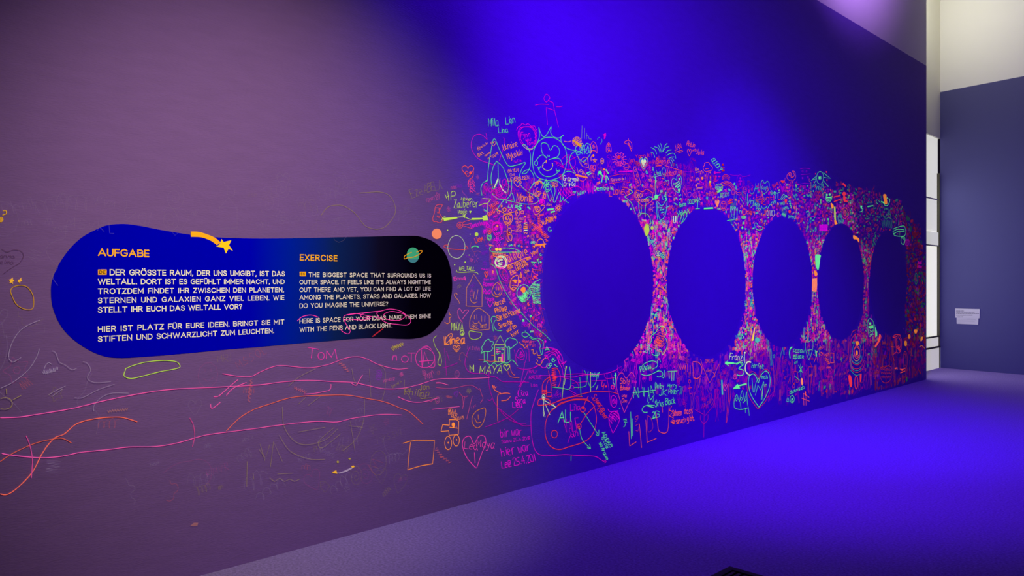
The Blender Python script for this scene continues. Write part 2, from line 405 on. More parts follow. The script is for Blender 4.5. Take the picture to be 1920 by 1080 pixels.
# a plain geometric grotesque, drawn as centre lines of one constant stroke: "width|polyline|polyline"; '~' marks a curve
SANS = {
'A':".74|0,0 .37,1 .74,0|.13,.33 .61,.33",'B':".54|0,0 0,1|0,1 .28,1 ~.44,.96 .51,.77 .44,.58 .28,.53 0,.53|.28,.53 ~.48,.48 .56,.27 .48,.05 .28,0 0,0",
'C':".68|~.66,.80 .50,.96 .36,1 .16,.92 .03,.72 0,.5 .03,.28 .16,.08 .36,0 .50,.04 .66,.20",'D':".60|0,0 0,1|0,1 .24,1 ~.46,.92 .58,.72 .61,.5 .58,.28 .46,.08 .24,0 0,0",
'E':".46|.46,1 0,1 0,0 .46,0|0,.51 .42,.51",'F':".44|.45,1 0,1 0,0|0,.48 .40,.48",
'G':".68|~.64,.82 .50,.96 .36,1 .16,.92 .03,.72 0,.5 .03,.28 .16,.08 .36,0 .54,.06 .66,.24 .68,.46|.68,.46 .40,.46",'H':".58|0,0 0,1|.58,0 .58,1|0,.51 .58,.51",
'I':".02|.01,0 .01,1",'J':".40|.40,1 .40,.26 ~.33,.06 .20,0 .07,.06 0,.20",'K':".56|0,0 0,1|.56,1 .04,.44|.20,.60 .58,0",'L':".42|0,1 0,0 .42,0",
'M':".74|0,0 0,1 .37,.30 .74,1 .74,0",'N':".60|0,0 0,1 .60,0 .60,1",'O':".74|~.37,1 .57,.93 .70,.75 .74,.5 .70,.25 .57,.07 .37,0 .17,.07 .04,.25 0,.5 .04,.75 .17,.93 .37,1",
'P':".52|0,0 0,1|0,1 .28,1 ~.46,.94 .53,.73 .46,.51 .28,.45 0,.45",'R':".56|0,0 0,1|0,1 .28,1 ~.46,.94 .53,.74 .46,.54 .28,.48 0,.48|.28,.48 .56,0",
'S':".50|~.48,.80 .40,.95 .26,1 .10,.95 .03,.77 .10,.60 .26,.52 .42,.44 .51,.25 .43,.06 .26,0 .08,.05 0,.20",'T':".60|0,1 .60,1|.30,1 .30,0",
'U':".56|0,1 0,.34 ~.05,.12 .14,.03 .28,0 .42,.03 .51,.12 .56,.34 .56,1",'V':".70|0,1 .35,0 .70,1",'W':"1.02|0,1 .26,0 .51,.92 .76,0 1.02,1",
'X':".60|0,1 .60,0|0,0 .60,1",'Y':".62|0,1 .31,.46 .62,1|.31,.46 .31,0",'Z':".52|0,1 .52,1 0,0 .52,0",'.':".04|.02,-.02 .02,.03",',':".06|.05,.03 .0,-.14",
"'":".02|.01,1 .01,.74",'?':".44|~.0,.82 .08,.96 .22,1 .38,.94 .43,.76 .36,.60 .24,.50 .21,.30|.21,.0 .21,.03"}
def sans_glyph(ch):
    base = {'\u00d6': 'O', '\u00dc': 'U'}.get(ch, ch); sp = SANS[base].split('|'); w_ = float(sp[0]); out_ = []
    for st in sp[1:]:
        P = []; cur = []; curve = False
        for tk in st.split():
            if tk.startswith('~'):
                curve = True; tk = tk[1:]; pre = cur; cur = pre[-1:]
                P += pre[:-1] if pre else []
            cur.append(tuple(map(float, tk.split(','))))
        if curve:
            closed = cur[0] == cur[-1]
            # straight legs at the end of a curve keep straight: points on the stem side have x = 0 or y = 1
            P += smooth(cur[:-1], True, 4) if closed else smooth(cur, False, 4)
        else: P += cur
        out_.append(P)
    if ch in '\u00d6\u00dc': out_ += [[(w_*.28, 1.22), (w_*.28, 1.25)], [(w_*.72, 1.22), (w_*.72, 1.25)]]
    return w_, out_
def lettering(name, body, x0, x1, ybase, cap, m, parent, x=.0030, bold=.15, label=None):
    """one printed line, from photograph column x0 to x1 on baseline row ybase, capitals 'cap' rows high at x0"""
    ya, za = wall_point(x0, ybase); yb, _ = wall_point(x1, ybase); H_ = wall_point(x0, ybase-cap)[1] - za
    W_ = (yb-ya)/H_; n_g = sum(c != ' ' for c in body); sw = bold
    adv = [(.26 if c == ' ' else sans_glyph(c)[0]) for c in body]
    k = 1.12; gap = (W_ - sw - k*sum(adv))/(len(body)-1)
    if gap > .44: k = min(1.25, k*1.08); gap = (W_ - sw - k*sum(adv))/(len(body)-1)
    if gap < .26: k = max(.8, (W_ - sw - .26*(len(body)-1))/sum(adv)); gap = (W_ - sw - k*sum(adv))/(len(body)-1)
    V, Fc = [], []; cur = sw/2
    for c, a in zip(body, adv):
        if c != ' ':
            for gi, P in enumerate(sans_glyph(c)[1]):
                Q = [(cur+px_*k, sw/2+py_*(1-sw)) for px_, py_ in P]
                if Q[0] != Q[-1]:
                    for e, f in ((0, 1), (-1, -2)):
                        dx_, dy_ = Q[e][0]-Q[f][0], Q[e][1]-Q[f][1]; l_ = math.hypot(dx_, dy_) or 1
                        slant = abs(dx_) > .05 and abs(dy_) > .3
                        q = sw*(.5 if not slant else .42)
                        Q[e] = (Q[e][0]+dx_/l_*q, Q[e][1]+dy_/l_*q)
                print_stroke(V, Fc, [(ya+p*H_, za+q_*H_) for p, q_ in Q], sw*H_, x+gi*.00006)
        cur += a*k+gap
    return link(name, V, Fc, m, parent)
def print_stroke(V, Fc, Q, wdt, x):
    n0 = len(V); N = len(Q); loop = math.dist(Q[0], Q[-1]) < 1e-7
    for i, (y, z) in enumerate(Q):
        a = Q[i-1] if i else (Q[-2] if loop else Q[0]); b = Q[i+1] if i < N-1 else (Q[1] if loop else Q[-1])
        t1 = (y-a[0], z-a[1]); t2 = (b[0]-y, b[1]-z); l1 = math.hypot(*t1); l2 = math.hypot(*t2)
        if l1 < 1e-9: t1, l1 = t2, l2
        if l2 < 1e-9: t2, l2 = t1, l1
        t1 = (t1[0]/l1, t1[1]/l1); t2 = (t2[0]/l2, t2[1]/l2)
        n1 = (-t1[1], t1[0]); n2 = (-t2[1], t2[0]); nx, nz = n1[0]+n2[0], n1[1]+n2[1]; l_ = math.hypot(nx, nz)
        if l_ < .2: nx, nz = n1; mit = 1
        else: nx, nz = nx/l_, nz/l_; mit = min(2.4, 1/max(.1, nx*n1[0]+nz*n1[1]))
        h = wdt*.5*mit; V.append((x, y+nx*h, z+nz*h)); V.append((x, y-nx*h, z-nz*h))
    for i in range(N-1):
        a = n0+2*i; Fc.append((a, a+1, a+3, a+2))

DE = [("DER GR\u00d6SSTE RAUM, DER UNS UMGIBT, IST DAS",205,533.5,516.3,11.6),("WELTALL. DORT IST ES GEF\u00dcHLT IMMER NACHT, UND",183,533,533.2,10.6),
      ("TROTZDEM FINDET IHR ZWISCHEN DEN PLANETEN,",183,532,551.3,10.6),("STERNEN UND GALAXIEN GANZ VIEL LEBEN. WIE",183,532.5,568.8,10.6),
      ("STELLT IHR EUCH DAS WELTALL VOR?",183,453.5,586.6,11),("HIER IST PLATZ F\u00dcR EURE IDEEN. BRINGT SIE MIT",183,532.5,622.8,11),("STIFTEN UND SCHWARZLICHT ZUM LEUCHTEN.",183,513.5,641.2,11)]
for b_, x0, x1, yb, ch in DE: lettering('text_line', b_, x0, x1, yb, ch, M_TXT, panel, bold=.165)
EN = [("THE BIGGEST SPACE THAT SURROUNDS US IS",578,807.5,519.4,8.8),("OUTER SPACE. IT FEELS LIKE IT'S ALWAYS NIGHTTIME",561,807,533.2,8.6),
      ("OUT THERE AND YET, YOU CAN FIND A LOT OF LIFE",561,807,547.6,8.6),("AMONG THE PLANETS, STARS AND GALAXIES. HOW",561,807,562.3,8.9),
      ("DO YOU IMAGINE THE UNIVERSE?",561,727,578,9),("HERE IS SPACE FOR YOUR IDEAS. MAKE THEM SHINE",561,807,606.6,9),("WITH THE PENS AND BLACK LIGHT.",561,735,622.6,9)]
for b_, x0, x1, yb, ch in EN: lettering('text_line', b_, x0, x1, yb, ch, M_TXT, panel, bold=.145)
lettering('heading', 'AUFGABE', 183, 279.5, 480.3, 14.6, M_ORA, panel, bold=.17)
lettering('heading', 'EXERCISE', 561.5, 632, 488.6, 12, M_ORA, panel, bold=.17)
def px_poly(name, P, m, parent, x=.0030):
    W_ = to_wall(P); n = len(W_); c = (sum(p[0] for p in W_)/n, sum(p[1] for p in W_)/n)
    return link(name, [(x, *c)]+[(x, *p) for p in W_], [(0, i+1, (i+1) % n + 1) for i in range(n)], m, parent)
for x0, x1, y0_, y1_, s_ in ((183.3, 199.6, 505.2, 515.3, 'DE'), (561.2, 573, 509.5, 518, 'EN')):
    bd = px_poly('language_badge', [(x0, y0_), (x1, y0_), (x1, y1_), (x0, y1_)], M_ORA, panel)
    lettering('badge_letters', s_, x0+2.4, x1-2.4, y1_-2.3, (y1_-y0_)-4.4, M_DKT, bd, x=.0036, bold=.17)
# shooting star
fbx = lambda L_: [(80+a/3.725, 400+b/3.725) for a, b in L_]
tail = fbx([(1033,127),(1090,130),(1150,148),(1200,170),(1245,205)]); tail2 = fbx([(1214,222),(1180,196),(1140,178),(1095,166),(1033,165)])
tl = smooth(tail, False, 4); tl2 = smooth(tail2, False, 4)
A_ = to_wall(tl); B_ = to_wall(tl2[::-1]); mA = min(len(A_), len(B_))
star = bpy.data.objects.new('shooting_star', None)
star = link('shooting_star', [(.0030, *p) for p in A_[:mA]]+[(.0030, *p) for p in B_[:mA]], [(i, i+1, mA+i+1, mA+i) for i in range(mA-1)], M_ORA, panel)
px_poly('star_head', fbx([(1246,178),(1262,200),(1315,188),(1300,222),(1326,262),(1296,248),(1278,282),(1262,240),(1210,232),(1238,214)]), M_YEL, star, x=.0031)
# printed planet
pl = px_poly('printed_planet', [(480+(1094+44*math.cos(t*math.pi/12))/3.725, 400+(292+54*math.sin(t*math.pi/12))/3.725) for t in range(24)], M_GRN, panel)
px_poly('planet_shadow_side', [(480+(1094+44*math.cos(t*math.pi/12))/3.725, 400+(292+54*math.sin(t*math.pi/12))/3.725) for t in range(2, 11)], M_TEAL, pl, x=.0031)
_rg = [(1055,310),(1035,318),(1034,300),(1060,284),(1085,272)]; _r2 = [(1055,310),(1085,308),(1120,296),(1150,276),(1158,262),(1140,262),(1118,272)]
V, Fc = [], []
for q in (_rg, _r2): ribbon(V, Fc, to_wall([(480+a/3.725, 400+b/3.725) for a, b in smooth(q, False)]), .0042, .0033)
link('planet_ring', V, Fc, M_ORA, pl)

panel.location = (.0008, (wall_point(95, 540)[0]+wall_point(848, 540)[0])/2, min(p[1] for p in out))
for ch in panel.children: ch.location = -panel.location
# ---------------------------------------------------------------- drawings one can point at
DR, WR = 'drawing', 'writing'
def M(name, label, cat, fr, *parts, **k): return mark(name, label, cat, fr, *parts, **k)

# --- upper left of the glowing area
M('stick_figure_drawing', 'pink stick figure with outstretched arm, topmost drawing above the green sun', DR, fA,
  ("~c 740 75 768 103 752 130 735 140 718 110; ~ 645 168 690 160 760 163; 755 128 795 145 806 205 842 355; 738 195 748 335; 738 188 805 213; ~ 820 180 850 182 875 176", 'magenta*0.8', 1.8))
M('handwriting', 'mint green handwriting of three short names left of the pink stick figure', WR, fA,
  ("t 250 345 72 3 92 Mila; t 398 328 58 9 88 Lion; t 335 402 44 5 85 Lina", 'mint*0.8', 1.9))
M('heart_drawing', 'big thin magenta heart outline around small orange handwriting, left of the green star', DR, fT,
  ("~ 355 125 265 40 180 18 90 60 40 170 45 320 140 480 260 560 400 605 520 650; ~ 335 0 345 60 358 128; ~ 690 80 715 190 650 410 600 560", 'magenta*0.75', 1.7))
M('handwriting', 'small slanting orange handwriting inside the big magenta heart', WR, fT,
  ("t 180 345 52 34 250 Ebelwin; t 185 480 62 33 120 Bist; t 320 475 40 36 150 Hannah; t 370 540 40 34 260 ist nie; t 475 500 40 34 130 weit; h 485 215 95 85", 'orange', 1.8))
M('star_drawing', 'big mint green star outline with two long loops, left of the smiling sun', DR, fA,
  ("~ 243 800 250 700 270 560 298 450 340 535 380 620 410 670 440 683 500 670 562 652 530 710 508 780 515 830 570 890 650 935 675 968 640 998 540 1000 430 975 340 960 300 935 280 910;"
   "f 243 795 200 825 243 806; ~ 200 828 186 870 196 930; ~ 320 640 290 690 272 780 284 860 300 870 320 830 332 780 330 650 ; ~ 318 640 370 690 405 780 422 850 405 905 380 895 350 840 335 790; ~ 447 800 442 900 412 955 375 968; ~ 430 935 450 910 470 980; ~ 380 970 340 1020 322 1060", 'mint*0.82', 2.0))
M('star_stroke', 'two thick pale green strokes in the middle of the green star', DR, fA, ("299 862 331 788; 345 832 372 885 398 905", 'pale', 4.2))
M('flower_drawing', 'magenta ring with petals and three names inside, above left of the smiling sun', DR, fA,
  ('ring', "~c 560 350 620 355 650 400 658 460 640 515 600 548 550 520 512 460 500 400 520 360; ~ 488 380 500 352 520 342 535 322 560 335 585 325 610 345 640 345 650 380; W 655 370 640 500 8 9; ~c 555 352 610 358 640 400 648 455 632 508 600 535 560 512 522 455 510 400 528 365", 'magenta*0.9', 1.9),
  ('lettering', "t 522 440 44 2 84 Fynn; t 562 470 26 0 50 und; t 572 505 36 3 62 Tom", 'magenta*0.9', 1.9))
M('handwriting', 'two lines of orange handwriting between the green star and the magenta ring', WR, fT,
  ("t 690 348 118 17 320 Ukraine; t 780 528 120 19 340 Mykolaiv", 'orange', 2.0))
M('handwriting', 'tiny magenta word under the two lines of orange handwriting', WR, fT, ("t 900 600 46 12 170 Sofie", 'magenta', 1.6))
M('handwriting', 'three lines of orange block letters right of the loops of the green star', WR, fT,
  ("t 780 790 62 5 215 BAYER; t 822 870 56 3 95 04; t 785 970 70 6 430 LEVERKUSEN", 'orange', 1.9))
M('heart_drawing', 'small orange heart outline under the three lines of block letters', DR, fT, ("h 975 1020 145 125", 'orange', 1.9))
M('sun_drawing', 'large mint green smiling sun with pointed rays, the biggest face on the wall', DR, fA,
  ('sun_rays', "~ 675 355 690 400 715 437 745 410 780 348 775 400 800 435 845 445 885 420; ~ 885 420 862 440 870 490 910 530 960 547 1000 545; ~ 1000 545 955 575 935 620 945 680 985 740; ~ 985 745 930 725 890 740 870 790 880 860; ~ 880 860 845 815 800 803 760 820 735 862; ~ 675 355 680 430 655 500 610 540 565 530 540 505 560 503 590 540 605 600 600 690 570 740 535 745 560 720 600 715 630 760 632 820 595 885; ~ 595 885 630 832 680 805 712 830 740 880", 'mint*0.85', 2.0),
  ('face', "~c 740 440 820 450 880 500 910 580 905 680 870 760 800 795 730 800 660 770 630 710 622 620 640 530 680 470; ~ 740 615 705 570 695 500 720 485 750 500 772 548 800 510 835 520 850 560 835 600 800 615 760 628; 750 588 753 604; 763 588 766 606; o 652 657 14 20; ~ 652 636 680 600 710 588 745 612; ~ 760 628 810 615 850 622 878 668; ~ 672 690 682 730 730 768 790 765 838 732 852 715; 665 690 674 716 690 682; 820 700 827 725 850 714", 'mint*0.85', 2.0),
  ('nose_and_mouth', "~ 735 645 712 660 708 695 745 720 785 702 792 655", 'lime', 1.9),
  ('orange_touches', "f 732 632 742 630 740 660; 700 690 715 672; 785 655 795 680", 'orange', 1.8))
M('heart_drawing', 'mint heart outline with two green names inside, right of the smiling sun', DR, fA,
  ('heart_outline', "~c 1040 642 1000 595 985 535 1008 497 1045 492 1056 520 1080 490 1108 508 1116 560 1085 615", 'mint*0.85', 1.9),
  ('lettering', "t 1022 545 36 4 78 NOLA; t 995 585 32 4 118 ERIKA", 'mint', 1.9))
M('planet_drawing', 'orange scribbled planet with a thick yellow bar above the mint heart', DR, fA,
  ('rings', "@ 995 478 42 44 4; W 960 455 1035 500 16 8; ~ 890 472 920 478 945 470; ~ 1000 500 1040 530", 'orange', 1.9), ('yellow_bar', "f 955 465 965 458 1040 505 1030 518", 'gold', 2))
M('character_outline_drawing', 'orange figure with a big nose and a long stick under the mint heart', DR, fA,
  ("~c 1030 640 1050 612 1080 610 1090 650 1095 690 1070 690 1040 680; ~ 1040 680 1020 650 1005 600; W 1045 640 1085 670 10 5; 1090 680 1145 800", 'orange*0.8', 1.7))
M('boat_drawing', 'small orange sailing boat with a thick yellow deck, below the mint heart', DR, fA,
  ('sail', "~ 1010 735 1030 710 1060 740 1075 765; 995 690 1010 740; W 1020 722 1060 750 8 5", 'orange', 1.7), ('deck', "f 985 748 1085 772 1088 784 985 765", 'orange', 2), ('hull', "~ 1000 770 1020 800 1055 808 1075 780", 'coral', 1.8))
M('handwriting', 'thick white green first name right of the rays of the sun', WR, fA, ("t 880 805 42 -2 130 Grazyna; t 885 850 32 0 105 Ortrud", 'pale', 2.6))
M('handwriting', 'green handwriting just above the largest circle, in two slanting words', WR, fA, ("t 1140 888 36 2 175 Dembele; t 1000 930 30 18 80 Julian; t 965 915 26 10 36 mr", 'mint', 2.4))
M('horse_drawing', 'green toy horse of thick strokes under the row of small hearts', DR, fN,
  ('horse', "~ 368 890 380 830 405 845 430 880 470 905 520 905 548 968; 445 905 430 1008; 505 905 505 1012; ~ 395 835 400 820 420 830; O 408 850 26 28", 'mint', 4.2), ('rider', "f 465 820 485 820 492 930 465 930", 'magenta', 2), ('rider_head', "O 470 790 16 18", 'orange', 2), ('green_bar', "f 492 795 508 785 555 855 540 870", 'mint', 2))
M('ghost_drawing', 'orange ghost with a curl inside, right of the mint heart', DR, fN, ("~ 250 518 240 400 262 345 290 322 325 350 350 420 350 515; 250 518 262 470 320 475 350 515; @ 298 410 32 34 1.8", 'coral', 1.9))
M('ghost_drawing', 'small orange ghost with an open mouth, standing alone right of the bigger ghost', DR, fN, ("~c 512 490 512 400 550 340 585 400 590 495 565 470 545 490; o 548 375 12 8; o 548 450 12 25; 525 400 575 400", 'coral', 1.9))
M('fish_drawing', 'coral fish or bird standing alone high above the framed sign', DR, fN, ("~c 815 330 870 300 905 315 938 355 935 478 905 420 880 370 830 350; 880 265 885 305; W 880 330 925 440 10 8", 'coral', 1.9))
M('brush_dab', 'short bright magenta dab at the top edge of the scribbles', DR, fN, ("f 450 205 500 170 505 215 488 275 470 278 472 215", 'magenta*0.8', 2))
M('arc_drawing', 'short pale green arc left of the magenta dab', DR, fN, ("~ 433 275 435 320 405 366; ~ 360 290 370 260 400 250", 'aqua*0.7', 1.6))
M('handwriting', 'faint pale uprights and a small letter above the two ghosts', WR, fN, ("145 90 140 275; 178 170 172 280; ~ 170 225 190 215 210 240 215 270 260 280; 100 50 92 275", 'pale*0.35', 1.6))
M('cloud_face_drawing', 'pink fuzzy cloud face with a red middle, under the coral fish', DR, fN,
  ('cloud', "~c 670 540 700 510 735 525 770 510 805 550 790 600 800 660 770 720 715 725 670 690 650 620; * 730 620 125 14; o 735 680 35 18", 'pink', 1.9), ('red_middle', "@ 722 585 30 32 3", 'red', 2))
M('moon_drawing', 'violet crescent moon left of the pink cloud face', DR, fN, ("~ 515 575 570 545 605 620 590 715 545 745; ~ 520 585 560 600 575 650 540 725 550 740", 'violet', 1.8))
M('star_drawing', 'tiny orange star under the bigger orange ghost', DR, fN, ("d 315 640 36; ~ 262 560 250 600 255 650; O 290 555 16 22", 'orange', 2.2))
M('heart_drawing', 'coral heart filled with strokes, between the orange star and the green horse', DR, fN, ("h 285 790 85 150; W 255 750 315 800 18 6; W 270 800 300 830 10 4", 'coral', 1.9))
M('cup_drawing', 'tiny orange jar with two bands, left of the violet moon', DR, fN, ("~c 415 620 440 605 465 625 460 680 435 692 415 670; 420 635 460 635; 418 660 460 662", 'orange', 1.9))
M('planet_drawing', 'small coral planet with one ring, right under the pink cloud face', DR, fN, ("o 850 742 40 55; ~ 790 735 840 755 910 738", 'coral', 1.8))
M('flag_drawing', 'two short pale green bars left of the green horse', DR, fN, ("f 170 850 235 820 240 835 180 868; f 190 880 250 850 255 865 200 895", 'mint', 2))
M('framed_sign_drawing', 'coral banner frame with orange handwriting inside, left of the glowing white heart', DR, fN,
  ('frame_outline', "c 565 907 735 870 905 868 905 1008 790 995 597 1025", 'red', 1.9), ('lettering', "t 600 990 50 6 235 Clara war da !", 'orange', 2.0))
M('handwriting', 'pink short words above the coral banner frame', WR, fN, ("t 605 815 34 -8 90 bis; f 715 822 950 805 955 828 720 838; t 640 862 24 0 40 zu", 'magenta*0.9', 2))
M('heart_drawing', 'white glowing heart inside a mint outline and a red outline', DR, fN,
  ('red_outline', "h 1138 700 150 225; h 1138 695 85 130", 'red', 2.4), ('mint_outline', "h 1138 690 122 190", 'aqua', 2.2), ('white_heart', "H 1138 682 80 125", 'pale', 2))
M('handwriting', 'arched pink and red handwriting around the glowing white heart', WR, fN,
  ("t 900 680 70 14 100 Jan; t 1010 605 62 8 270 Yannik!; t 1005 660 46 -55 100 Alice; t 1195 740 44 40 110 sein", 'red', 2.2))
M('surfboard_drawing', 'coral surfboard outline with spots, left under the glowing white heart', DR, fN, ("~c 968 800 990 740 1015 780 1050 880 1082 1000 1078 1050 1040 1070 1010 1010 985 920; o 1000 810 14 22; o 1030 890 16 24; W 1000 940 1065 1030 14 7", 'coral', 1.8))
M('crown_drawing', 'red crown with three points at the left end of the palm strokes', DR, fN, ("~ 1300 625 1300 690 1330 640 1345 700 1360 580 1390 640 1395 560; 1340 735 1440 712; t 1365 700 62 0 75 H", 'red', 2))
M('palm_drawing', 'mint green fan of curved strokes like a palm crown', DR, fO,
  ("~ 0 240 60 270 85 305 98 352; ~ 0 315 45 340 68 408; ~ 60 225 120 250 145 290 155 328; ~ 120 195 150 240 176 322; ~ 160 168 180 220 190 300; ~ 278 168 230 220 205 305; ~ 310 225 250 245 198 312; ~ 348 280 290 292 255 332; ~ 370 335 310 348 268 378; ~ 392 400 340 405 300 432; ~ 388 338 412 375 420 428; ~ 355 422 380 448 392 468; ~ 335 440 365 480 378 552; ~ 328 488 348 528 350 558; ~ 425 520 440 550 448 590", 'mint*0.85', 2.0))
M('handwriting', 'coral block letters with two underlines, at the top right of the palm', WR, fO, ("t 405 300 92 22 140 JAN; 410 318 540 282; 462 332 542 302", 'coral*0.9', 1.9))
M('handwriting', 'coral handwriting of two names with a heart, highest right of the palm', WR, fO,
  ("t 602 205 74 -14 150 Robin; t 695 290 58 -20 80 +m; t 765 350 88 -6 135 Julia; h 650 325 66 112", 'coral*0.9', 2.2))
M('handwriting', 'big coral signature with underline below the palm', WR, fO, ("t 100 515 84 2 225 Svenja; 85 552 180 545; 235 545 300 560; o 228 418 14 16", 'coral', 2.1))
M('handwriting', 'coral signature boxed by lines under the palm signature', WR, fO, ("t 285 705 86 2 250 Hendrym; ~ 302 560 280 640 255 715 380 708; 302 560 380 590 530 635", 'coral', 2.0))
M('handwriting', 'green signature with underline and arrow left of the striped green heart', WR, fO, ("t 62 700 66 6 110 Lina; ~ 45 715 60 740 140 710 178 705; ~ 75 730 76 840; 76 845 102 795", 'mint', 2.0))
M('ring_drawing', 'small green oval ring right of the green signature', DR, fO, ("o 218 640 31 58", 'aqua*0.9', 1.9))
M('heart_drawing', 'mint heart outline with diagonal stripes, left of the violet shield', DR, fO,
  ('heart_outline', "~c 480 1002 405 962 355 880 355 790 395 755 432 792 440 725 480 702 515 762 505 900", 'aqua', 2.1), ('stripes', "f 405 850 470 800 480 812 410 868; f 405 900 490 828 495 842 415 920; f 440 905 495 870 490 890 445 930; O 482 770 14 18; O 475 960 18 34", 'mint', 2))
M('shield_drawing', 'violet shield outline with a few violet words inside', DR, fO, ("~ 540 640 630 650 720 648 728 780 700 890 660 935; ~ 540 640 530 760 545 850 600 925; t 600 720 40 0 80 hat; t 548 790 36 0 70 mia; t 600 850 34 0 66 lieb; t 600 900 30 0 70 dich", 'violet', 1.9))
M('handwriting', 'big pink word with tall letters under the violet shield', WR, fO, ("t 535 1075 130 0 260 Noa", 'pink', 2.0))
M('balloon_drawing', 'faint violet balloon with face under the two names and heart', DR, fO, ("~c 665 440 700 420 750 450 752 560 700 620 655 580; W 680 460 735 600 12 8; f 695 430 755 460 750 475 700 445", 'violet*0.7', 1.8))
M('handwriting', 'column of short orange words left of the coral tree', WR, fO,
  ("t 750 632 46 0 66 Emil; 755 662 825 648; t 752 800 54 4 76 Jule; O 868 757 18 22; t 780 860 34 0 50 mi; O 766 880 13 20; t 760 945 44 5 130 Sommer; ~ 860 630 835 660 850 700; O 880 660 8 20", 'orange', 2.6))
M('tree_drawing', 'coral tree with cloud crown and long double trunk', DR, fO,
  ('crown', "~c 885 560 905 545 905 510 945 492 985 500 1000 535 1040 570 1030 620 985 635 925 645 890 610; 920 602 975 595", 'coral', 1.9), ('trunk', "945 635 905 1000; 975 635 935 900 925 960", 'red', 2.0), ('dots', "o 1000 660 8 10; f 1000 730 1010 730 1004 790; O 918 715 6 20", 'orange', 1.8))
M('ice_cream_drawing', 'tiny coral and green ice cream right of the coral tree trunk', DR, fO, ('cone', "f 978 830 1018 830 1005 895 990 895", 'coral', 2), ('scoop', "O 998 818 18 16", 'lime', 2))
M('handwriting', 'aqua green letters running steeply down right of the coral tree', WR, fO, ("t 1012 450 66 -54 250 GLUCKY", 'mint*0.9', 2.3))
M('face_drawing', 'violet face of dabs with a curved mouth, right of the ice cream', DR, fO, ("O 1080 665 16 26; f 1105 655 1180 650 1180 668 1105 675; O 1098 730 16 20; O 1155 728 22 12; ~ 1060 795 1100 812 1140 775", 'magenta*0.7', 3))
M('hat_drawing', 'dark red hat shape standing above the small arches', DR, fO, ("f 1195 575 1245 575 1245 595 1195 595; f 1195 615 1245 612 1245 640 1195 642; O 1215 530 20 18", 'red*0.55', 2))
M('arches_drawing', 'three small stacked pink arches above the rainbow', DR, fO, ("~ 1200 740 1235 705 1270 700 1310 715 1338 752; ~ 1198 765 1235 730 1270 725 1305 742 1330 775; ~ 1200 785 1238 758 1270 750 1300 765 1325 795", 'red*0.9', 2.0))
M('rainbow_drawing', 'coral rainbow ending in a knot, with a green cloud at its left foot', DR, fP,
  ('bands', "~ 90 222 150 192 220 183 290 222 330 298 340 350; ~ 110 235 170 210 225 205 280 240 315 305; ~ 125 262 180 243 240 248 280 285 298 318; ~ 345 345 380 370 440 372; ~ 340 365 380 402 425 410 445 385; o 308 365 24 45", 'coral', 1.9), ('cloud', "~c 15 260 45 228 100 232 132 270 118 310 60 325 15 305; W 20 270 125 280 20 9; W 30 300 110 300 16 7; f 30 350 125 305 130 330 40 385", 'mint', 1.9))
M('handwriting', 'green boxed capital letters under the rainbow', WR, fP, ("t 102 462 66 14 165 ROZAY", 'mint*0.9', 2.3))
M('oval_drawing', 'violet oval with three blots, hanging right of the rainbow', DR, fP, ("o 425 185 55 112; O 430 130 14 22; O 428 178 34 14; O 428 225 12 30; ~ 255 65 320 80 400 78; ~ 470 100 520 98 600 70", 'violet', 1.8))
M('balloon_drawing', 'pink balloon face on a long string right of the rainbow knot', DR, fP, ("~c 472 310 500 278 535 300 535 350 510 385 480 360; o 492 315 7 10; o 518 315 7 10; ~ 490 350 505 362 520 345; 515 385 522 430 500 540", 'pink*0.8', 1.9))
M('handwriting', 'pale green initials left of the pale heart', WR, fP, ("~ 595 300 598 370 640 388 680 300 692 210; 735 210 722 380; 660 310 745 290; ~ 720 350 740 345 742 370 715 375", 'aqua*0.75', 1.9))
M('heart_drawing', 'pale green heart outline holding one name, upper right of the rainbow', DR, fP,
  ('heart_outline', "~c 835 388 790 340 772 240 805 163 840 218 885 178 918 225 905 320", 'mint*0.7', 1.9), ('lettering', "t 790 318 66 6 112 Kaya", 'mint*0.7', 1.9), ('tip', "837 388 832 408", 'mint*0.7', 1.9))
M('handwriting', 'red slanting handwriting right of the pale green heart', WR, fP, ("t 985 300 60 38 130 Aline; 1085 180 1110 255; f 1110 165 1185 170 1150 210 1115 190", 'red*0.9', 2.4))
M('bird_drawing', 'dim violet heart pair right of the red slanting handwriting', DR, fP, ("H 1145 310 66 110", 'violet*0.9', 1.8))
M('handwriting', 'green double letter like a gate above the tall pale and red letters', WR, fP, ("1012 345 1028 478; ~ 995 385 1005 360 1050 380 1092 362; 1062 375 1066 475; o 1008 378 16 20", 'mint*0.9', 2.2))
M('handwriting', 'tall green letters left of the pink cursive scrawl', WR, fP, ("552 388 548 592; 548 592 600 468 606 560; ~ 605 520 630 500 648 520 645 570; 428 462 492 572; 605 625 690 545", 'mint*0.85', 2.1))
M('handwriting', 'pink cursive scrawl in the middle of the third arch of scribbles', WR, fP, ("~c 700 510 690 470 740 440 810 440 830 480 790 520 740 530; W 700 490 820 470 22 9; ~ 790 550 850 500 880 440 920 480; ~ 780 545 820 570 860 578; t 870 490 60 0 90 nt", 'red*0.9', 2.2))
M('handwriting', 'green cursive word running up to the gate letters', WR, fP, ("~ 790 590 800 630 850 630 885 590; ~ 890 640 925 580 950 570; ~ 950 580 955 540 975 530 985 575; ~ 985 560 1000 510 1010 555; ~ 1015 555 1030 505 1035 550; W 670 570 760 590 30 9; W 700 620 790 660 22 7", 'mint*0.9', 2.1))
M('handwriting', 'thick white and coral word Obey under the tall green letters', WR, fP, ("o 495 695 32 52; t 540 738 86 3 60 b; t 590 738 82 0 55 e; t 645 738 82 0 48 y; O 470 700 8 40", 'coral', 3.0))
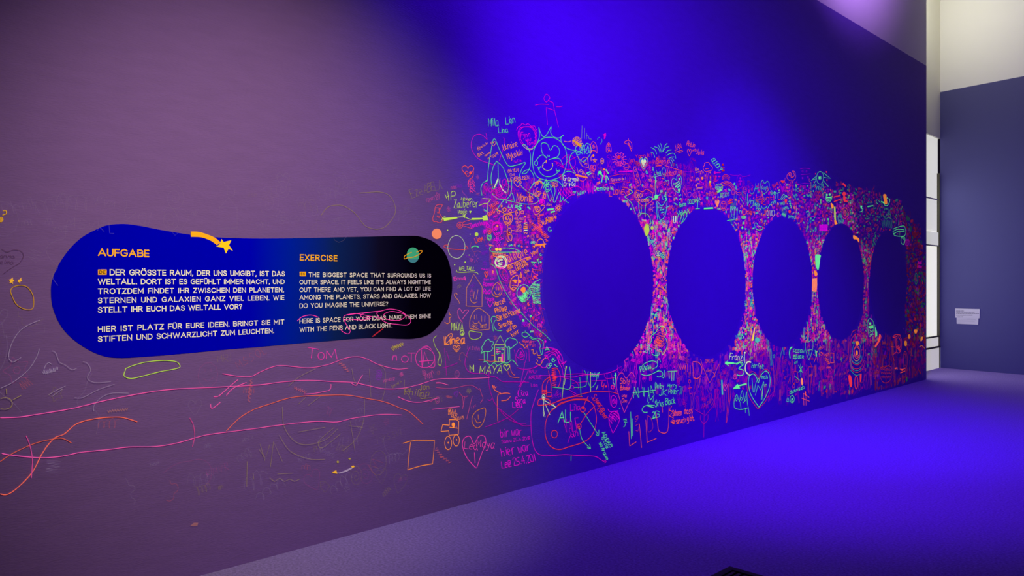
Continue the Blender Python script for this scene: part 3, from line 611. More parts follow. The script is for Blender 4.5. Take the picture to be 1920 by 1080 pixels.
M('handwriting', 'tall pale and red letters of the word YOLO above the third circle', WR, fP, ('red_letters', "t 825 765 112 0 62 Y; 835 660 850 760; o 905 710 20 50", 'red', 2.3), ('pale_letters', "o 890 715 14 40; ~ 930 665 938 760 950 750; 955 665 960 755 990 765; o 985 715 22 52", 'pale*0.8', 2.0))
M('boat_drawing', 'green boat hull with pink stripes over the gap after the second circle', DR, fP, ('hull', "~c 668 905 700 882 735 935 800 950 800 990 745 1002 700 985", 'mint*0.9', 2.1), ('stripes', "W 700 930 780 975 18 7", 'magenta', 1.9))
M('handwriting', 'green pillar letters above the right edge of the second circle', WR, fP, ("t 262 700 95 0 90 M; 270 600 280 780; 330 640 325 810; 380 620 370 800; ~ 205 845 260 835 330 825 380 800; W 260 620 390 650 28 9; t 410 720 70 0 60 n; o 485 785 42 22; o 485 785 26 12", 'mint', 2.1))
M('face_drawing', 'small coral oval face at the upper right edge of the second circle', DR, fP, ("o 145 595 50 78; ~ 110 565 130 550 145 570; ~ 150 565 170 550 185 568; W 115 630 175 650 10 5; ~ 118 610 145 640 175 610", 'coral', 1.9))
M('heart_drawing', 'small solid orange heart at the edge above the second circle', DR, fP, ("H 38 555 72 125", 'peach', 2))
M('handwriting', 'red word Not with thick lines beside the orange heart', WR, fP, ("f 215 520 310 480 310 495 220 540; f 225 550 300 520 305 535 230 570; f 240 480 280 465 285 480 245 497", 'red', 2.2))
M('squirrel_drawing', 'orange squirrel with a raised tail, topmost shape right of the third arch', DR, fP, ("~c 1215 110 1230 60 1270 35 1290 60 1285 110 1330 100 1340 60 1310 10 1345 20 1362 80 1355 140 1325 165 1315 210 1295 160 1250 160; o 1262 75 12 10", 'coral*0.9', 2.2))
M('flower_drawing', 'green leafy flower with a red middle above the third circle', DR, fP, ('leaves', "W 1110 480 1220 430 22 9; W 1100 560 1180 540 28 8; W 1150 640 1240 620 26 9; W 1130 720 1200 760 30 9; ~ 1120 450 1160 400 1190 420 1230 450; W 1240 770 1370 800 26 11; 1265 450 1280 600 1300 650; W 1250 500 1290 620 18 7", 'mint*0.9', 2.1), ('bud', "H 1198 520 44 90; O 1262 690 22 26", 'red', 2))
M('handwriting', 'small aqua K high above the gap between third and fourth circles', WR, fR, ("t 88 455 72 -4 60 k; ~ 140 430 152 445 164 425", 'mint*0.7', 2.0))
M('eye_drawing', 'mint green eye with long lashes, highest green drawing above the fourth circle', DR, fR,
  ('eye_outline', "~c 440 168 480 190 490 255 475 330 440 348 405 325 392 260 405 195; o 438 258 24 20", 'mint*0.75', 2.0), ('pupil', "O 437 258 14 14", 'mint', 2),
  ('lashes', "400 225 316 296 388 272; 376 300 326 400 388 345; 490 185 594 268 492 250; 492 300 562 384 500 310; 385 370 382 442 402 380; 415 375 418 435 430 375; 440 380 462 450 465 350; 475 350 500 440 485 340", 'mint*0.7', 1.9),
  ('red_touches', "f 365 205 378 185 382 212; f 345 330 352 305 358 325; W 365 400 380 370 8 4; f 525 160 548 170 530 190; f 530 285 548 282 545 308; W 505 400 520 385 8 3; W 470 410 490 430 8 4", 'red*0.9', 1.9))
M('ladder_drawing', 'faint violet ladder of three lines left of the green eye', DR, fR, ("~ 155 130 220 120 300 130; ~ 165 215 230 208 305 202; ~ 170 345 230 335 305 345; o 190 165 9 12; o 245 165 9 12; O 190 262 9 16; O 268 250 8 22", 'violet*0.8', 1.9))
M('face_drawing', 'green grinning face with striped teeth, right under the green eye', DR, fR, ("~c 525 530 530 580 565 612 602 580 610 530 565 545; ~ 530 555 565 570 605 550; ~ 533 578 565 590 600 575; O 540 505 14 16; O 582 500 14 16; f 528 538 607 535 600 550 532 552", 'mint*0.85', 2.4))
M('heart_drawing', 'dim red double heart directly under the lashes of the green eye', DR, fR, ("h 415 515 96 130; h 417 512 60 84; W 395 500 440 530 12 6", 'red*0.6', 1.9))
M('arm_drawing', 'thin red line of equals signs right of the grinning face', DR, fR, ("640 540 738 515; 640 602 740 565; f 640 525 735 508 738 520 645 545; f 640 595 742 558 745 572 645 610", 'red*0.8', 2.2))
M('footprint_drawing', 'red blots like a foot right above the fourth circle', DR, fR, ("O 790 490 26 30; f 780 500 820 540 800 550 790 600 840 590 842 612 785 605 775 560; f 755 345 780 330 822 372 812 392", 'red*0.85', 2))
M('lizard_drawing', 'thin green and orange bottle shape, upright above the fourth circle', DR, fR, ('neck', "f 642 680 662 672 668 770 672 880 648 860", 'lime*0.85', 2), ('base', "f 645 870 672 872 692 925 655 935", 'orange', 2), ('flame', "~f 600 620 625 640 640 670 620 700 600 660", 'orange', 2))
M('face_drawing', 'aqua oval mask with eyes, right of the green and orange bottle', DR, fR, ("o 728 848 30 70; o 716 820 8 12; o 742 820 8 12; W 712 870 746 890 10 6; o 728 848 20 55", 'aqua*0.6', 1.9))
M('face_drawing', 'red oval face with tangled hair, upper right of the aqua mask', DR, fR, ("~c 760 760 780 705 820 700 840 740 835 810 800 850 770 820; @ 800 765 26 50 3; ~ 750 720 790 690 830 700; ~ 840 740 860 780 830 830", 'coral*0.75', 1.9))
M('patch_drawing', 'pink patch filled with tight squiggles, left above the fourth circle', DR, fR, ('patch', "f 430 935 550 930 548 1030 430 1020", 'violet', 2), ('squiggles', "W 430 945 552 945 14 18; W 430 970 552 972 14 18; W 432 998 550 1002 14 18; W 432 1018 550 1020 10 16", 'magenta*0.9', 1.8))
M('hand_drawing', 'orange flame in a green cup, highest drawing above the last circle', DR, fS, ('flame', "~f 430 272 470 268 480 330 486 400 450 405 440 350", 'orange*0.7', 2), ('cup', "~ 400 370 430 382 455 425 490 425 520 380 525 340 510 330; f 400 365 440 375 452 400 430 395; W 485 310 495 330 6 3", 'mint*0.7', 3))
M('castle_drawing', 'dark green hatched tower block under the flame in the cup', DR, fS, ("W 410 690 560 690 60 16; ~ 470 630 500 600 550 620; 500 450 505 600; 520 480 540 600; 490 530 530 560", 'mint*0.3', 2.0))
M('cake_drawing', 'green layered cake with one candle above the right edge of the last circle', DR, fS, ("~ 570 770 640 740 738 730 742 860 600 862 570 800; ~ 575 800 640 770 738 780; ~ 580 835 660 800 740 808; 655 635 655 715", 'mint*0.6', 2.6))
M('candle_flame_drawing', 'tiny red flame above the green cake', DR, fS, ("~c 660 590 672 570 680 600 672 660 660 700", 'red*0.5', 1.9))
M('ring_drawing', 'green ring of thick strokes right beside the last circle', DR, fS, ("~c 690 890 720 870 745 900 745 950 725 990 735 930 715 905; o 715 935 28 55", 'mint*0.55', 2.2))
M('spiral_drawing', 'dim magenta spiral right of the thick green ring', DR, fS, ("@ 775 965 38 52 3", 'magenta*0.4', 2.0))
M('handwriting', 'small green words upper left of the flame in the cup', WR, fS, ("t 205 400 36 5 70 mi; f 200 435 285 420 285 435 205 452; ~ 340 340 330 380 360 410; ~ 360 350 380 380", 'mint*0.55', 2.2))
M('leaf_drawing', 'small bright green leaf with a curl above the last narrow gap', DR, fS, ("f 98 430 128 430 118 475 105 470; ~ 90 520 120 510 138 480 120 475", 'mint*0.85', 2.4))
M('orange_stroke', 'thick orange dab at the right shoulder of the fourth circle', DR, fS, ("~f 0 855 60 890 82 915 75 960 55 920 0 910", 'orange*0.9', 2))

M('heart_drawing', 'orange heart with a curl hanging on a string, left of the green star', DR, fA, ("h 76 725 98 92; ~ 122 720 118 770 85 800 75 840; o 65 738 12 12; O 98 738 12 12", 'coral*0.9', 1.9))
M('handwriting', 'column of tiny pink letters below the orange heart with a curl', WR, fA, ("t 85 845 36 20 55 KRA; t 85 880 34 20 60 SEA; t 95 915 34 20 50 AN", 'pink*0.9', 1.9))
M('flower_drawing', 'tangled magenta flowers at the foot of the green star, under its two loops', DR, fA, ("@ 345 905 40 40 3; o 300 910 22 30; o 380 930 22 22; @ 320 950 22 22 2; ~ 300 880 330 860 370 870 400 800; o 385 820 18 28; ~ 350 950 380 960 400 950; o 230 855 18 30; o 265 885 12 18", 'magenta*0.75', 1.9))
M('creature_drawing', 'orange long haired head under the lowest ray of the smiling sun', DR, fA, ("~ 640 860 650 820 685 810 705 840 690 880; o 660 830 8 10; ~ 690 800 680 790 672 800; ~ 665 860 650 890 690 895; W 640 820 700 815 8 6", 'orange', 2.0))
M('handwriting', 'orange word under the orange long haired head', WR, fA, ("t 622 935 60 -12 115 Marta", 'orange', 2.2))
M('caterpillar_drawing', 'mint green caterpillar coil sinking to the right above the largest circle', DR, fA, ("~ 715 870 725 840 760 830 775 870 745 900 725 880; o 745 868 14 16; ~ 735 895 750 930 768 975 790 930 775 870 800 845 812 900 795 970 812 985 835 930 850 905 858 960 850 985 870 970 880 945 888 975 900 960 905 980 925 992", 'mint*0.85', 2.1))
M('bow_drawing', 'mint bow scribble hanging from the sun, left of the orange rings', DR, fA, ("~ 715 830 735 800 755 830 730 850; ~ 700 815 720 830 760 845; 735 790 738 840", 'mint', 2.2))
M('flower_drawing', 'small orange flower pair right of the mint bow scribble', DR, fA, ("o 815 835 20 22; o 815 835 9 9; o 785 825 10 10; o 800 852 8 8", 'orange*0.9', 1.9))
M('scribble_drawing', 'bright magenta barred scribble right of the mint caterpillar', DR, fA, ("W 840 900 950 880 26 9; W 860 930 960 900 22 8; ~ 900 960 940 930 980 920; ~ 940 870 1000 850 1040 880", 'magenta', 2.0))
M('fence_drawing', 'magenta fence of thin uprights over the top of the largest circle', DR, fA, ("W 1040 860 1160 870 45 18; 1050 800 1060 920; 1090 800 1095 910; 1125 820 1128 915", 'magenta*0.85', 1.9))
M('wheel_drawing', 'magenta wheel with crossing spokes on the right side of the smiling sun', DR, fA, ("o 925 650 60 62; ~ 870 690 925 640 1000 600; ~ 900 600 935 660 990 720; 925 590 928 715; ~ 800 640 850 660 880 690; W 820 650 880 700 14 8", 'magenta*0.7', 1.9))
# --- left zone beside the text panel
M('vase_drawing', 'coral vase outline with dots above the filled coral disc', DR, fB, ("~c 62 165 102 157 95 178 82 200 90 225 105 250 100 272 80 280 62 270 45 272 40 248 50 215; ~ 62 178 82 182 80 192; o 75 212 3 3; o 72 235 4 2; o 82 242 3 3; 60 255 64 259", 'coral*0.85', 1.8))
M('sun_disc_drawing', 'solid coral disc right above the round end of the panel', DR, fB, ("O 67 354 34 35", 'peach*0.85', 2))
M('planet_drawing', 'pale green planet outline with a coral ring, right of the panel', DR, fB, ('planet_outline', "o 199 444 58 77", 'pale*0.75', 2.0), ('planet_ring', "~ 145 430 122 431 116 443 150 455 210 461 258 461 278 452 268 441 257 438", 'coral*0.75', 2.0))
M('handwriting', 'lime capital initials left of the wand', WR, fB, ("122 88 135 118; 140 70 148 132; 128 108 150 98; ~ 162 128 165 75 188 70 190 95 165 100", 'lime*0.9', 2.0))
M('handwriting', 'white green word over the wand, with a long stroke to the right', WR, fB, ("t 230 128 24 -2 80 Hexen; t 182 180 52 3 172 Zauberer; ~ 350 165 385 150 408 148 430 122; 408 148 408 225; t 212 222 28 6 62 Magie; ~ 375 115 430 120", 'lime*0.85', 1.9))
M('heart_drawing', 'tiny solid lime heart above the magic wand', DR, fB, ("H 293 207 13 17", 'lime*0.9', 2))
M('wand_drawing', 'lime green magic wand with a thick handle and blob tip', DR, fB, ("f 108 248 200 240 206 250 116 268; ~ 200 244 250 240 300 258 380 254; f 300 248 380 247 380 253 305 257; f 375 235 405 226 413 262 378 264; 244 240 262 222; 246 228 262 245; 252 222 254 248; ~ 100 262 108 245 125 238", 'lime*0.95', 2.3))
M('comet_drawing', 'coral comet with round head and three tails under the wand', DR, fB, ("o 223 296 20 20; o 223 296 8 8; ~ 238 282 260 270 290 264; ~ 242 292 270 292 300 282; ~ 246 302 275 310 308 322", 'coral*0.85', 1.8))
M('handwriting', 'pink word right of the coral comet, rising to small rings', WR, fB, ("t 300 316 30 14 118 Dunkelmann", 'magenta*0.85', 1.8))
M('handwriting', 'small coral word under the green dots beside the planet', WR, fB, ("t 330 416 34 20 62 Liebe", 'coral*0.85', 2.0))
for i_, (x_, y_, r_, t_) in enumerate([(335,358,12,'largest lime green dot above the small coral word'), (140,330,4,'tiny pale dot right of the vase outline'), (292,358,3,'tiny pale dot left of the largest lime dot'), (285,498,3,'tiny lime dot right under the planet ring'), (258,546,5,'lime dot above the underlined green word, right one of two'), (187,563,4,'lime dot above the underlined green word, left one of two')]):
    M('dot_mark', t_, 'dot', fB, ("O %d %d %d %d" % (x_, y_, r_, r_*1.1), 'lime*0.85', 2))
M('boomerang_drawing', 'green curved stroke between the planet and the surfboard', DR, fB, ("~ 298 450 318 438 348 440; ~ 300 448 325 436 350 446", 'mint*0.7', 2.6))
M('handwriting', 'lime word Weltall with a long underline', WR, fB, ("t 216 602 25 0 110 WELTALL; ~ 203 598 200 610 240 615 300 611 338 617 345 628", 'lime*0.9', 2.1))
M('handwriting', 'small pink name beside the round end of the panel', WR, fB, ("t 183 668 23 3 82 Emma; 262 645 260 668; 256 640 256 662", 'pink', 2.1))
M('arrow_house_drawing', 'thin orange house with pointed roof and a smile, lower right of the word Weltall', DR, fX,
  ('outline', "c 790 125 860 230 932 342 930 672 800 670 662 662 668 362 735 250", 'tan', 2.1), ('face', "800 420 785 540; 862 390 830 555; ~ 730 520 745 580 795 615 850 592", 'tan', 2.1))
M('heart_drawing', 'small coral heart at the top of the column of pink names', DR, fX, ("h 1002 132 60 100; h 1004 130 46 78", 'coral*0.8', 1.9))
M('handwriting', 'column of pink names between the arrow house and the pear face', WR, fX, ("t 920 52 24 -3 110 Mein; t 962 232 32 3 180 Blue And; t 950 335 76 4 190 Romeo; t 955 460 86 2 140 Rudi; t 980 560 50 -4 160 Hanna; 1110 520 1140 600", 'magenta*0.85', 2.1))
M('heart_drawing', 'pink heart at the foot of the column of pink names', DR, fX, ("h 1066 625 80 115", 'magenta*0.85', 2.2))
M('smiley_drawing', 'orange pear shaped smiley face', DR, fX, ("~c 1190 270 1240 330 1265 420 1230 490 1170 510 1110 470 1098 400 1140 310; 1168 340 1172 400; 1208 345 1210 400; ~ 1140 420 1155 460 1190 475 1225 455 1235 420", 'orange*0.75', 2.2))
M('cane_drawing', 'orange cane shaped stroke left of the arrow house', DR, fX, ("~ 512 475 500 448 475 450 462 485 490 525 530 570 550 622", 'tan', 2.4))
M('heart_drawing', 'open pink heart left above the round roofed house face', DR, fX, ("~ 600 942 540 860 518 770 532 718 560 715 590 760 606 790; ~ 606 790 640 740 700 735 680 780 630 840 600 885", 'rose', 2.0))
M('numeral_drawing', 'orange numeral three beside the lower curve of the panel', DR, fX, ("~ 375 765 380 800 402 815 403 850 370 870; ~ 385 866 385 900 385 935 345 962 298 935", 'orange*0.75', 2.2))
M('handwriting', 'lime capital letters with curly end, under the open pink heart', WR, fC, ("t 165 72 52 0 82 MAYA; o 238 88 14 16; @ 240 92 8 10 1.5", 'lime*0.9', 2.2))
M('house_face_drawing', 'thin orange round roofed house with two pairs of eyes and smiles', DR, fX,
  ('outline', "~ 725 1045 722 920 760 800 820 725 880 698; ~ 880 698 960 750 1052 830; 1052 830 1052 1055; 1052 1055 880 1072 725 1045", 'tan', 2.1), ('faces', "800 815 800 890; 842 812 845 895; 920 828 925 930; 980 828 975 932; ~ 775 915 800 960 860 950 880 912; ~ 870 920 920 985 1010 968; t 755 1045 66 0 120 PhiL; t 905 1040 50 2 100 MEST", 'tan', 2.0))
M('sock_drawing', 'thin green sock outline right of the round roofed house', DR, fX, ("~ 1120 1090 1100 960 1083 895 1110 842 1160 850 1168 905 1140 920 1130 985 1160 1060 1225 1082 1270 1075", 'mint*0.7', 2.1))
M('handwriting', 'orange list of names and two words slanting up, right of the pear smiley', WR, fX,
  ("t 1145 668 76 20 200 Marcell; t 1160 785 84 17 215 Philipp; t 1190 915 88 20 430 Stella Hanna; t 1220 1045 84 20 250 Svantje", 'orange', 2.2))
M('handwriting', 'two short orange words continuing the list of names downward', WR, fB, ("t 545 1022 30 32 78 waren; t 580 1052 32 36 62 hier", 'orange*0.9', 2.1))
M('bean_drawing', 'pale green bean outline under the round roofed house', DR, fC, ("~c 290 74 330 80 368 88 358 118 320 132 292 120 283 92", 'lime*0.7', 2.0))
M('snake_drawing', 'thin green upright snake beside the pink double circle', DR, fC, ("~ 66 106 44 130 56 178 84 232 74 290 92 306 98 270 84 216", 'lime*0.7', 1.9))
M('handwriting', 'orange cursive name written twice over itself', WR, fC, ("t 120 168 56 4 138 Linea; t 124 164 54 4 138 Linea; ~ 118 170 130 120 160 92 172 105 150 140 118 168", 'orange', 2.4))
M('heart_drawing', 'small double orange heart under the cursive name', DR, fC, ("h 200 194 48 42; h 200 193 26 24", 'orange*0.9', 2.0))
M('tree_drawing', 'green tree with cloud crown left of the tower house', DR, fY, ('crown', "~c 425 352 375 382 392 330 385 280 420 225 440 180 500 145 532 180 577 188 580 225 553 262 572 300 530 348 480 352", 'mint*0.85', 2.0), ('trunk', "425 355 430 528; 487 350 475 520", 'mint*0.8', 2.0))
M('tree_drawing', 'green tree with cloud crown right of the tower house', DR, fY, ('crown', "~c 782 215 800 160 850 122 900 130 960 152 985 200 940 245 870 300 845 265 805 285", 'mint*0.85', 2.0), ('trunk', "825 285 832 498; 855 285 860 490", 'mint*0.8', 2.0))
M('house_drawing', 'lime tower house with pointed roof standing between two green trees', DR, fY,
  ('wall_outline', "c 602 240 778 238 772 525 607 525", 'lime*0.9', 2.2), ('roof', "c 695 80 608 238 778 238", 'lime*0.8', 2.1), ('window', "c 628 285 680 285 680 312 628 312; c 705 280 755 285 755 320 705 312; ~ 628 380 650 395 680 380; ~ 710 375 735 385 758 370; 628 350 682 350", 'mint*0.8', 1.9),
  ('pink_window', "O 648 318 20 14; O 648 360 18 12; O 690 352 14 14; f 715 395 745 395 745 520 718 520; W 690 460 700 510 8 4; W 720 300 760 310 8 4", 'pink', 1.8), ('door', "668 520 666 455 712 455 712 520", 'lime*0.9', 2.1))
M('ground_line_drawing', 'wavy mint ground line under the tower house and trees', DR, fY, ("~ 412 532 460 520 530 590 590 540 650 588 730 545 820 545 880 500 925 515 995 600", 'mint*0.75', 2.0))
M('handwriting', 'lime capital letters and heart on the line below the tower house', WR, fY, ("t 188 695 118 0 85 M; t 350 712 128 -2 385 MAYA", 'lime*0.9', 2.2))
M('heart_drawing', 'lime heart at the end of the capital letters below the tower house', DR, fY, ("h 805 622 104 98", 'lime*0.9', 2.3))
M('key_drawing', 'pale green spoon with a bent double handle right of the trees', DR, fY, ("~c 1062 62 1085 30 1130 30 1172 62 1150 102 1095 105; 1118 0 1120 30; ~ 1170 50 1210 102 1280 132 1330 125 1385 152 1422 190 1415 320 1395 408 1365 300 1375 250 1330 162 1260 152 1190 112", 'mint*0.75', 2.0))
M('zigzag_drawing', 'orange stepped zigzag line left of the red words', DR, fY, ("1015 192 1060 240 1072 235 1110 290 1155 258 1168 318", 'orange*0.8', 2.0))
M('handwriting', 'small red words between the spoon handle and the zigzag line', WR, fY, ("t 1070 195 46 -6 195 Raumfahrt; t 1110 250 40 -6 180 Astral", 'coral*0.9', 2.0))
M('handwriting', 'orange hooked letters inside the bend of the spoon handle', WR, fY, ("~ 1220 325 1255 325 1250 380 1280 392 1310 370; ~ 1315 335 1325 400 1340 420 1390 408; 1335 452 1378 460; ~ 1310 490 1325 500 1332 522; ~ 1295 540 1370 575 1440 470 1475 465", 'orange*0.8', 2.2))
M('spiral_drawing', 'magenta pointed spiral right of the second green tree', DR, fY, ("~c 1040 300 1085 350 1105 420 1080 490 1030 478 970 425 990 345; ~ 1060 360 1010 430 1050 450 1085 420 1065 380; W 1040 350 1060 440 16 6", 'magenta*0.7', 1.9))
M('handwriting', 'small mint letter A left of the largest circle', WR, fY, ("1455 335 1482 270 1525 335; 1468 318 1512 316", 'mint*0.9', 2.2))
M('handwriting', 'green word slanting upward by the lower left edge of the largest circle', WR, fU, ("t 235 515 62 52 175 Gott; 320 440 370 480", 'mint', 2.2))
M('double_circle_drawing', 'pink double circle with a cross stroke left of the green snake', DR, fI, ("~c 1340 110 1385 135 1398 180 1370 225 1320 232 1285 205 1280 155 1305 120; ~ 1398 170 1397 228 1360 228; ~ 1320 105 1352 98 1380 120; 1320 232 1335 135 1362 208; 1300 195 1388 188; ~ 1316 120 1318 220", 'pink*0.85', 2.2))
M('handwriting', 'pink letters spelling the end of a mirrored word, before the pink double circle', WR, fI, ("1132 190 1136 160 1156 160 1158 190; o 1210 180 22 20; 1228 142 1278 142; 1252 142 1250 200", 'pink*0.85', 2.1))
M('handwriting', 'thin pink capital letters just below the middle of the panel', WR, fI, ("595 106 665 118; 625 112 618 174; o 680 160 20 22; 712 180 716 128 745 168 768 118 782 182", 'pink*0.85', 2.1))
M('table_drawing', 'coral angular bracket shape with a hook under the capital letters and heart', DR, fC, ("~ 478 685 476 520 502 498 540 493 560 498; ~ 502 545 540 540 565 515; ~ 445 440 455 470 500 496; W 440 445 468 455 6 4", 'brick*1.0', 2.6))
M('tractor_drawing', 'orange tractor with two oval wheels and a driver', DR, fC,
  ('cab', "~ 145 748 95 752; 95 752 106 706 152 710; 152 710 152 672 198 672 214 684 212 772 150 778 146 746; 152 724 210 730; 198 728 198 715", 'orange', 2.1), ('driver', "O 178 705 11 14; f 172 715 186 715 182 730 174 730", 'orange', 2), ('wheel', "o 143 830 23 46; o 143 828 2 4", 'orange', 2.2), ('wheel', "o 198 812 21 38; o 200 808 2 3", 'orange', 2.2))
M('handwriting', 'three tiny orange names above the tractor', WR, fC, ("t 142 618 20 -6 54 GEILA; t 143 638 20 -8 62 DAVID; t 162 660 20 -8 44 PAUL; t 205 672 20 8 46 LUIS", 'orange', 2.0))
M('smiley_drawing', 'thin tan tilted smiley face right of the tractor', DR, fC, ("~c 330 618 365 600 393 595 395 640 375 700 342 728 312 705 304 660; 345 638 348 672; ~ 322 662 338 692 365 688", 'orange*0.6', 2.1))
M('heart_drawing', 'large pink heart with two names written across its middle', DR, fC, ('heart_outline', "~ 332 1000 270 930 240 850 250 800 290 785 318 835 350 785 388 785 397 830 370 900 335 1000; 320 892 325 965", 'pink*0.85', 2.4), ('lettering', "t 252 866 48 -8 95 Lea; t 335 856 52 -6 125 Maya", 'pink*0.85', 2.1))
M('square_drawing', 'orange crooked square standing alone left of the pink heart', DR, fI, ("1198 712 1240 700 1280 693 1398 694 1392 780 1386 842 1310 855 1228 880 1236 790 1246 706", 'orange*0.8', 2.3))
M('handwriting', 'magenta two line note with date, upper one of two notes beside the outer curve', WR, fC, ("t 498 790 56 4 150 bir war; t 505 832 22 8 195 Sam u 25.4.2018", 'magenta*0.7', 2.1))
M('handwriting', 'magenta two line note with date, lower one of two notes beside the outer curve', WR, fC, ("t 505 920 60 11 205 hier war; t 506 1000 50 12 235 Le@ 25.4.201", 'magenta*0.75', 2.3))
M('handwriting', 'three pink names one above another, right of the coral bracket', WR, fC, ("t 616 512 36 2 70 Liza; t 592 560 36 0 75 Sara; t 578 590 40 0 70 Lea", 'magenta*0.9', 2.2))
M('handwriting', 'three dim magenta words between the outer curve and the largest circle', WR, fY, ("t 1185 715 52 0 150 RALF; t 1180 822 62 2 235 RAUWE; t 1220 945 58 0 115 Lom", 'magenta*0.7', 1.9))
M('arrow_person_drawing', 'green stick figure with an arrow pointing right, on the red box', DR, fC, ("o 787 520 10 17; O 787 530 8 14; ~ 790 540 787 600 797 655; 797 545 870 590 840 603; 850 570 870 590; 795 560 830 640; 785 620 788 650", 'pale*0.8', 2.3))
M('blob_drawing', 'large coral closed loop with green letters ALL inside, near the floor', DR, fC,
  ('loop', "~c 870 590 900 562 960 545 1030 538 1095 548 1130 590 1144 680 1118 770 1060 822 960 855 890 874 830 848 800 780 800 700 825 630", 'red*0.9', 2.6), ('green_letters', "884 696 912 618 930 690; 895 660 925 658; 935 605 935 690 958 690; 968 620 970 684 975 684", 'mint*0.9', 2.5),
  ('pink_letters', "t 935 765 86 12 105 VALF; ~ 950 830 975 770 1000 790; t 975 790 46 10 55 un; t 968 610 44 2 72 Lila", 'magenta*0.65', 2.0), ('ring', "o 860 770 21 25", 'red*0.9', 2.3))
M('ring_drawing', 'red ring with a smaller ring inside on the rim of the coral loop', DR, fC, ("o 1053 604 16 18; ~ 1045 600 1055 592 1062 606; ~ 1090 512 1070 550 1055 600; 1135 578 1075 640 1036 700", 'red*0.9', 2.4))
M('ring_drawing', 'red ring with a dot, lower of two inside the coral loop', DR, fC, ("o 1028 718 13 16; O 1026 720 5 8", 'red', 2.6))
M('arrow_drawing', 'pale green line and curved arrow from the red rings to the lower right', DR, fC, ("1058 622 1155 772; ~ 1140 772 1158 780 1160 740; ~ 1030 735 1045 800 1075 840 1105 868; 1082 862 1105 868 1098 838", 'mint*0.75', 2.0))
M('handwriting', 'red slanting words above the green line at the right of the coral loop', WR, fC, ("t 1108 522 36 -52 130 Schwarze; t 1148 605 32 -50 95 Locher", 'red*0.9', 2.1))
M('handwriting', 'small lime green words running steeply down at the arrow tip near the floor', WR, fC, ("t 1180 762 24 -62 115 ADIDAB; t 1175 790 22 -66 90 ist da; t 1158 830 22 -66 130 Weltraum", 'mint*0.85', 2.1))
M('outer_curve_drawing', 'long thin magenta curve sweeping around the coral loop to the floor edge', DR, fC, ("~ 752 470 720 560 702 640 705 760 722 860 760 908 840 915 930 908 1010 914 1130 920 1170 940 1205 962; ~ 1195 945 1210 955 1200 965", 'magenta*0.65', 2.1))
M('vertical_dash', 'single short green dash under the coral loop', DR, fC, ("973 915 972 950", 'mint*0.6', 2.0))
M('rocket_tower_drawing', 'coral tower of scribbles with double arch legs below the largest circle', DR, fU,
  ('tower', "W 320 500 320 780 34 22; W 290 590 350 660 30 14; ~ 285 510 350 498 400 560 418 680 395 770 375 800; ~ 232 540 245 620 260 700 275 760", 'red', 2.2),
  ('arch', "~ 135 870 135 780 160 710 205 665 262 640; ~ 195 870 200 780 225 700 262 670; ~ 272 860 272 760 262 700", 'red', 2.3),
  ('box', "c 130 845 205 845 205 900 130 900; c 200 880 275 880 275 940 200 940; W 135 870 205 870 18 6; ~ 65 1075 75 1000 130 980 240 990 240 1060 70 1080", 'red', 2.4))
M('jar_drawing', 'pale green open jar with a thick upright stroke, left of two under the largest circle', DR, fU, ('jar', "~ 295 795 440 812 540 830 575 775 577 610 560 480", 'mint*0.7', 2.1), ('stroke', "f 500 470 518 475 500 548 490 545; 500 520 470 700 442 970; ~ 492 660 478 760", 'lime*0.8', 2.2))
M('jar_drawing', 'pale green open jar with an upright stroke, middle under the largest circle', DR, fU, ("~ 625 800 740 797 808 778 822 740 818 600 785 530; 718 640 740 940", 'mint*0.55', 2.0))
M('loop_drawing', 'pale green pointed loop with a lime upright under the word at the circle bottom', DR, fU, ('loop', "~ 852 550 838 620 850 720 890 795 935 775 975 700 980 600", 'mint*0.6', 2.0), ('upright', "885 560 888 868; f 880 560 892 560 890 640 882 640; 1000 765 975 835", 'lime*0.8', 2.3))
M('handwriting', 'pale green name directly below the bottom of the largest circle', WR, fU, ("t 902 632 54 3 115 Robin; 1000 585 1025 570; 1000 660 1012 600", 'mint', 2.3))
M('numeral_drawing', 'red numeral four with dot and ring, right of the pale loops', DR, fU, ("~ 1070 690 1062 780 1100 770; 1100 740 1080 835; o 1225 795 22 28; O 1128 785 12 16", 'red', 2.2))
M('handwriting', 'green tick and bars right of the numeral four', WR, fU, ("1240 650 1240 750; f 1270 575 1285 575 1282 680 1270 680; 1275 680 1265 790; 1255 615 1290 612; ~ 1250 740 1262 790", 'mint', 2.2))
M('fan_line_drawing', 'three coral lines fanning right from the red box over the coral loop', DR, fU, ("~ 250 1065 400 1010 560 960 655 940 760 945; ~ 240 1080 450 980 600 945 760 900 950 865 1200 872 1329 905; ~ 380 1080 520 1020 620 985 760 980 850 985", 'red*0.85', 2.2))
M('horizon_line_drawing', 'long magenta line crossing under the largest circle', DR, fU, ("~ 0 620 300 618 480 635 620 640 740 610 900 600 1040 598 1180 570 1280 530 1329 490", 'magenta*0.8', 2.0))
M('swirl_drawing', 'dense magenta swirl of arcs at the lower left edge of the largest circle', DR, fU,
  ("~ 140 190 230 183 330 200 400 250 445 330 460 440 480 510; ~ 170 270 250 240 330 240 380 290 385 380 400 440; ~ 180 340 250 270 320 262 350 320; ~ 210 345 240 380 235 440 200 480 150 495 95 460; ~ 180 345 150 360 110 410; ~ 240 330 300 280 360 330 410 440 440 500 460 610; ~ 330 200 370 220 420 300; ~ 290 215 350 230 440 420 475 430 500 400; W 170 290 230 340 20 9; ~ 400 440 440 430 510 390; o 390 340 18 40; ~ 0 500 60 470 110 460", 'magenta*0.85', 2.0))

